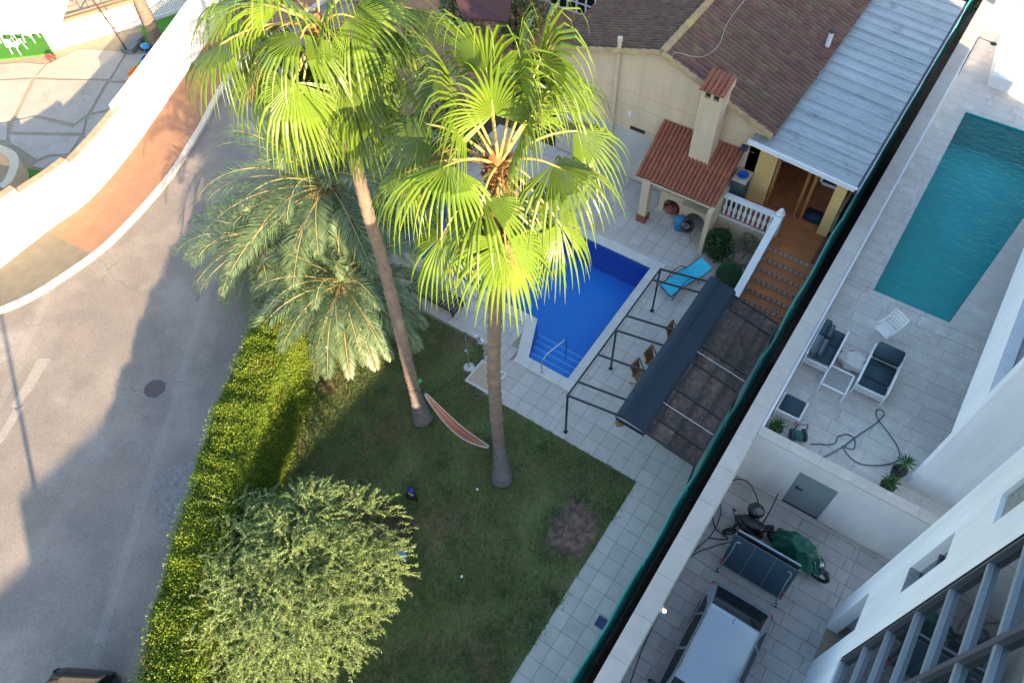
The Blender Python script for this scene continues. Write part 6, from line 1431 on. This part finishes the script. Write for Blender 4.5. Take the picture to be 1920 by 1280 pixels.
tag(MB().lathe([(.02, .0), (.15, .01), (.20, .09), (.21, .10), (.18, .10), (.13, .03), (.01, .025)], (-5.16, 21.66, PZ+1.342), 16).build('blue_basin', 'blue_plastic', None, True), 'blue basin on top of the outdoor cabinet', 'basin')
ot_ = G(1527, 412, PZ); mat('navy_cloth', (.012, .025, .06), (.01, .02, .05), .85, 5); tag(MB().box(ot_.x-.42, ot_.x+.38, ot_.y-.25, ot_.y+.25, PZ+.003, PZ+.30).build('ottoman', 'navy_cloth', None, True, bev=.05), 'long navy ottoman by the porch column', 'ottoman')
# lawn bits
bk = thing('black_bag', 'small black bag with violet top standing on the lawn', 'bag', G(773, 935))
p = G(773, 933); MB().blob((p.x, p.y, .20), (.17, .14, .21), 3, .18, 16, 10, 1.6, .005).build('bag_body', 'black_plastic', bk, True); MB().blob((p.x-.02, p.y+.06, .44), (.11, .08, .07), 2, .15, 12, 8).build('bag_top', 'violet_plastic', bk, True)
MB().tube(smooth_curve([(p.x-.1, p.y, .36), (p.x, p.y-.05, .44), (p.x+.1, p.y, .36)], 10), .014, 6).build('handle', 'cream', bk)
MB().tube(smooth_curve([(p.x+.12, p.y+.05, .38), (p.x+.22, p.y+.02, .22), (p.x+.2, p.y-.04, .03)], 10), .02, 6).build('strap', 'black_plastic', bk)
tk = thing('toy_tricycle', 'blue and black toy tricycle half under the weeping tree', 'toy', G(752, 1045)); p = G(754, 1040)
wheel(tk, (p.x-.18, p.y+.2, .13), .13, (.6, .8, 0), w=.03); wheel(tk, (p.x+.2, p.y-.15, .11), .11, (.6, .8, 0), w=.03); wheel(tk, (p.x+.02, p.y-.28, .11), .11, (.6, .8, 0), w=.03)
MB().blob((p.x+.02, p.y-.02, .24), (.2, .13, .09), 2, .15, 14, 9).build('seat', 'sky_plastic', tk, True); MB().tube([(p.x-.16, p.y+.18, .13), (p.x-.12, p.y+.13, .5)], .02, 6).tube([(p.x-.26, p.y+.05, .5), (p.x+.02, p.y+.21, .5)], .016, 6).build('handlebar', 'black_plastic', tk)
for i, (px, py, lab) in enumerate(((895, 918, 'white ball on the lawn right of the black bag'), (866, 1081, 'white ball on the lawn right of the weeping tree'), (612, 652, 'white ball on the lawn below the date palm'))):
    q = G(px, py); tag(MB().blob((q.x, q.y, .045), (.045, .045, .045), 1, 0, 12, 8).build('ball', 'white_trim', None, True), lab, 'ball', 'small white balls on the lawn')
q = G(1128, 1167); tag(MB().box(q.x-.16, q.x+.16, q.y-.16, q.y+.16, .004, .014).build('drain_cover', 'blue_tile'), 'dark square drain cover on the garden path', 'drain cover')
for i, (px, py, lab) in enumerate(((1285, 930, 'dark box lamp on the fence near the lawn corner'), (1262, 968, 'dark box lamp on the fence lower beside the path'))):
    q = GX(px, py, -1.38); q.z = max(.3, min(1.9, q.z)); tag(MB().box(-1.42, -1.30, q.y-.1, q.y+.1, q.z-.09, q.z+.09).build('fence_lamp', 'gutter_dark'), lab, 'lamp', 'box lamps on the garden fence')

# ================================================================== YARD THINGS
bs = thing('basketball_hoop', 'portable basketball hoop with grey base in the sunlit yard', 'basketball hoop', G(240, 98))
b0 = G(240, 100); MB().prism([(q.x, q.y) for q in (G(227, 100), G(252, 103), G(272, 78), G(268, 66), G(243, 72))], .005, .24).build('base', 'grey_plastic', bs, bev=.04)
tpole = on_sphere(201, 15, b0, 3.15, True); tpole = b0+Vector((-.35, -.25, 3.05)); MB().tube([b0+UP*.2, b0+Vector((-.1, -.08, 1.5)), tpole], .045, 8).build('pole', 'dark_wood', bs)
bdc = tpole+Vector((-.35, -.25, .1)); fx = Vector((.58, -.81, 0)); MB().bar(bdc-fx*.55, bdc+fx*.55, .03, .72).build('backboard', 'clear_top', bs)
for s in (-.36, .36): MB().bar(bdc-fx*.56+UP*s, bdc+fx*.56+UP*s, .05, .04).build('board_frame', 'gutter_dark', bs)
for s in (-.56, .56): MB().bar(bdc+fx*s-UP*.36, bdc+fx*s+UP*.36, .04, .04).build('board_frame', 'gutter_dark', bs)
MB().bar(tpole, bdc, .06, .1).build('bracket', 'gutter_dark', bs)
hc = bdc+Vector((-.24, -.17, -.25)); MB().tube([hc+Vector((math.cos(2*PI*k/20), math.sin(2*PI*k/20), 0))*.225 for k in range(21)], .016, 6, False).build('rim', 'red_plastic', bs)
def pchair(label, loc, rz):
    t = thing('plastic_chair', label, 'chair', loc, 'white plastic chairs on the turf'); T = Matrix.Translation(loc) @ Matrix.Rotation(rz, 4, 'Z')
    MB().grid(6, 6, lambda u, v: T @ Vector(((u-.5)*.46, (v-.5)*.44, .42-.02*math.sin(PI*u)))).build('seat', 'white_trim', t)
    for i in range(5): MB().bar(T @ Vector((-.18+.09*i, .22, .44)), T @ Vector((-.18+.09*i, .34, .86)), .06, .012).build('back_slat', 'white_trim', t)
    MB().bar(T @ Vector((-.24, .34, .87)), T @ Vector((.24, .34, .87)), .06, .03).build('top_rail', 'white_trim', t)
    for sx_ in (-.23, .23):
        for sy_ in (-.22, .24): MB().bar(T @ Vector((sx_, sy_, .42)), T @ Vector((sx_*1.15, sy_*1.2, 0)), .045, .045).build('leg', 'white_trim', t)
        MB().bar(T @ Vector((sx_, -.2, .64)), T @ Vector((sx_, .3, .64)), .05, .025).build('armrest', 'white_trim', t); MB().bar(T @ Vector((sx_, -.2, .42)), T @ Vector((sx_, -.2, .64)), .04, .03).build('arm_post', 'white_trim', t)
pchair('white plastic chair at the near edge of the yard turf', G(38, 97), math.radians(200)); pchair('white plastic chair behind the other one on the turf', G(62, 76), math.radians(120))
pt = thing('plastic_table', 'white plastic table beside the chairs on the turf', 'table', G(18, 80)); q = G(18, 80)
MB().lathe([(.50, .70), (.52, .72), (.50, .74), (.02, .745)], q, 24).build('top', 'white_trim', pt)
for k in range(4): a = k*PI/2+.7; MB().bar(q+Vector((math.cos(a)*.35, math.sin(a)*.35, .7)), q+Vector((math.cos(a)*.45, math.sin(a)*.45, 0)), .06, .06).build('leg', 'white_trim', pt)
rt = thing('toy_car', 'small red toy car on the yard concrete', 'toy', G(96, 112)); q = G(96, 112); MB().blob((q.x, q.y, .16), (.30, .16, .13), 2, .15, 14, 9).build('body', 'red_plastic', rt, True)
for s in ((.18, .13), (.18, -.13), (-.18, .13), (-.18, -.13)): wheel(rt, (q.x+s[0], q.y+s[1], .075), .075, (0, 1, 0), w=.025)
sd_ = thing('childrens_slide', 'plastic slide in orange, green and blue behind the road wall', 'slide', G(255, 140))
sp = [G(240, 150, .12), G(258, 132, .55), G(268, 120, .85), G(276, 110, 1.05)]
for (i0, i1, m) in ((0, 1, 'orange_plastic'), (1, 2, 'green_plastic'), (2, 3, 'blue_plastic')):
    a, b = sp[i0], sp[i1]; d = (b-a); s = Vector((-d.y, d.x, 0)).normalized()*(.36 if i0 == 0 else .26)
    MB().add([a-s, a+s, b+s*.8, b-s*.8, a-s-UP*.08, a+s-UP*.08, b+s*.8-UP*.08, b-s*.8-UP*.08], [(0, 1, 2, 3), (7, 6, 5, 4), (0, 4, 5, 1), (1, 5, 6, 2), (2, 6, 7, 3), (3, 7, 4, 0)]).build('chute', m, sd_)
    for k in (-1, 1): MB().bar(a+s*k+UP*.06, b+s*.8*k+UP*.06, .05, .14).build('side_lip', m, sd_)
e = sp[-1]; MB().bar(e, Vector((e.x+.3, e.y+.25, 0)), .4, .06).build('ladder', 'blue_plastic', sd_)
ra_ = thing('ride_on_toy', 'light blue and black ride on toy by the yard palm', 'toy', G(276, 97)); q = G(277, 96)
MB().blob((q.x, q.y, .28), (.30, .2, .12), 3, .2, 14, 9).build('body', 'sky_plastic', ra_, True)
for s in ((.22, .16), (.22, -.16), (-.22, .16), (-.22, -.16)): wheel(ra_, (q.x+s[0], q.y+s[1], .12), .12, (0, 1, 0), w=.04)
MB().tube([(q.x-.15, q.y, .35), (q.x-.2, q.y, .6)], .025, 6).tube([(q.x-.2, q.y-.2, .6), (q.x-.2, q.y+.2, .6)], .02, 6).build('handlebar', 'black_plastic', ra_)
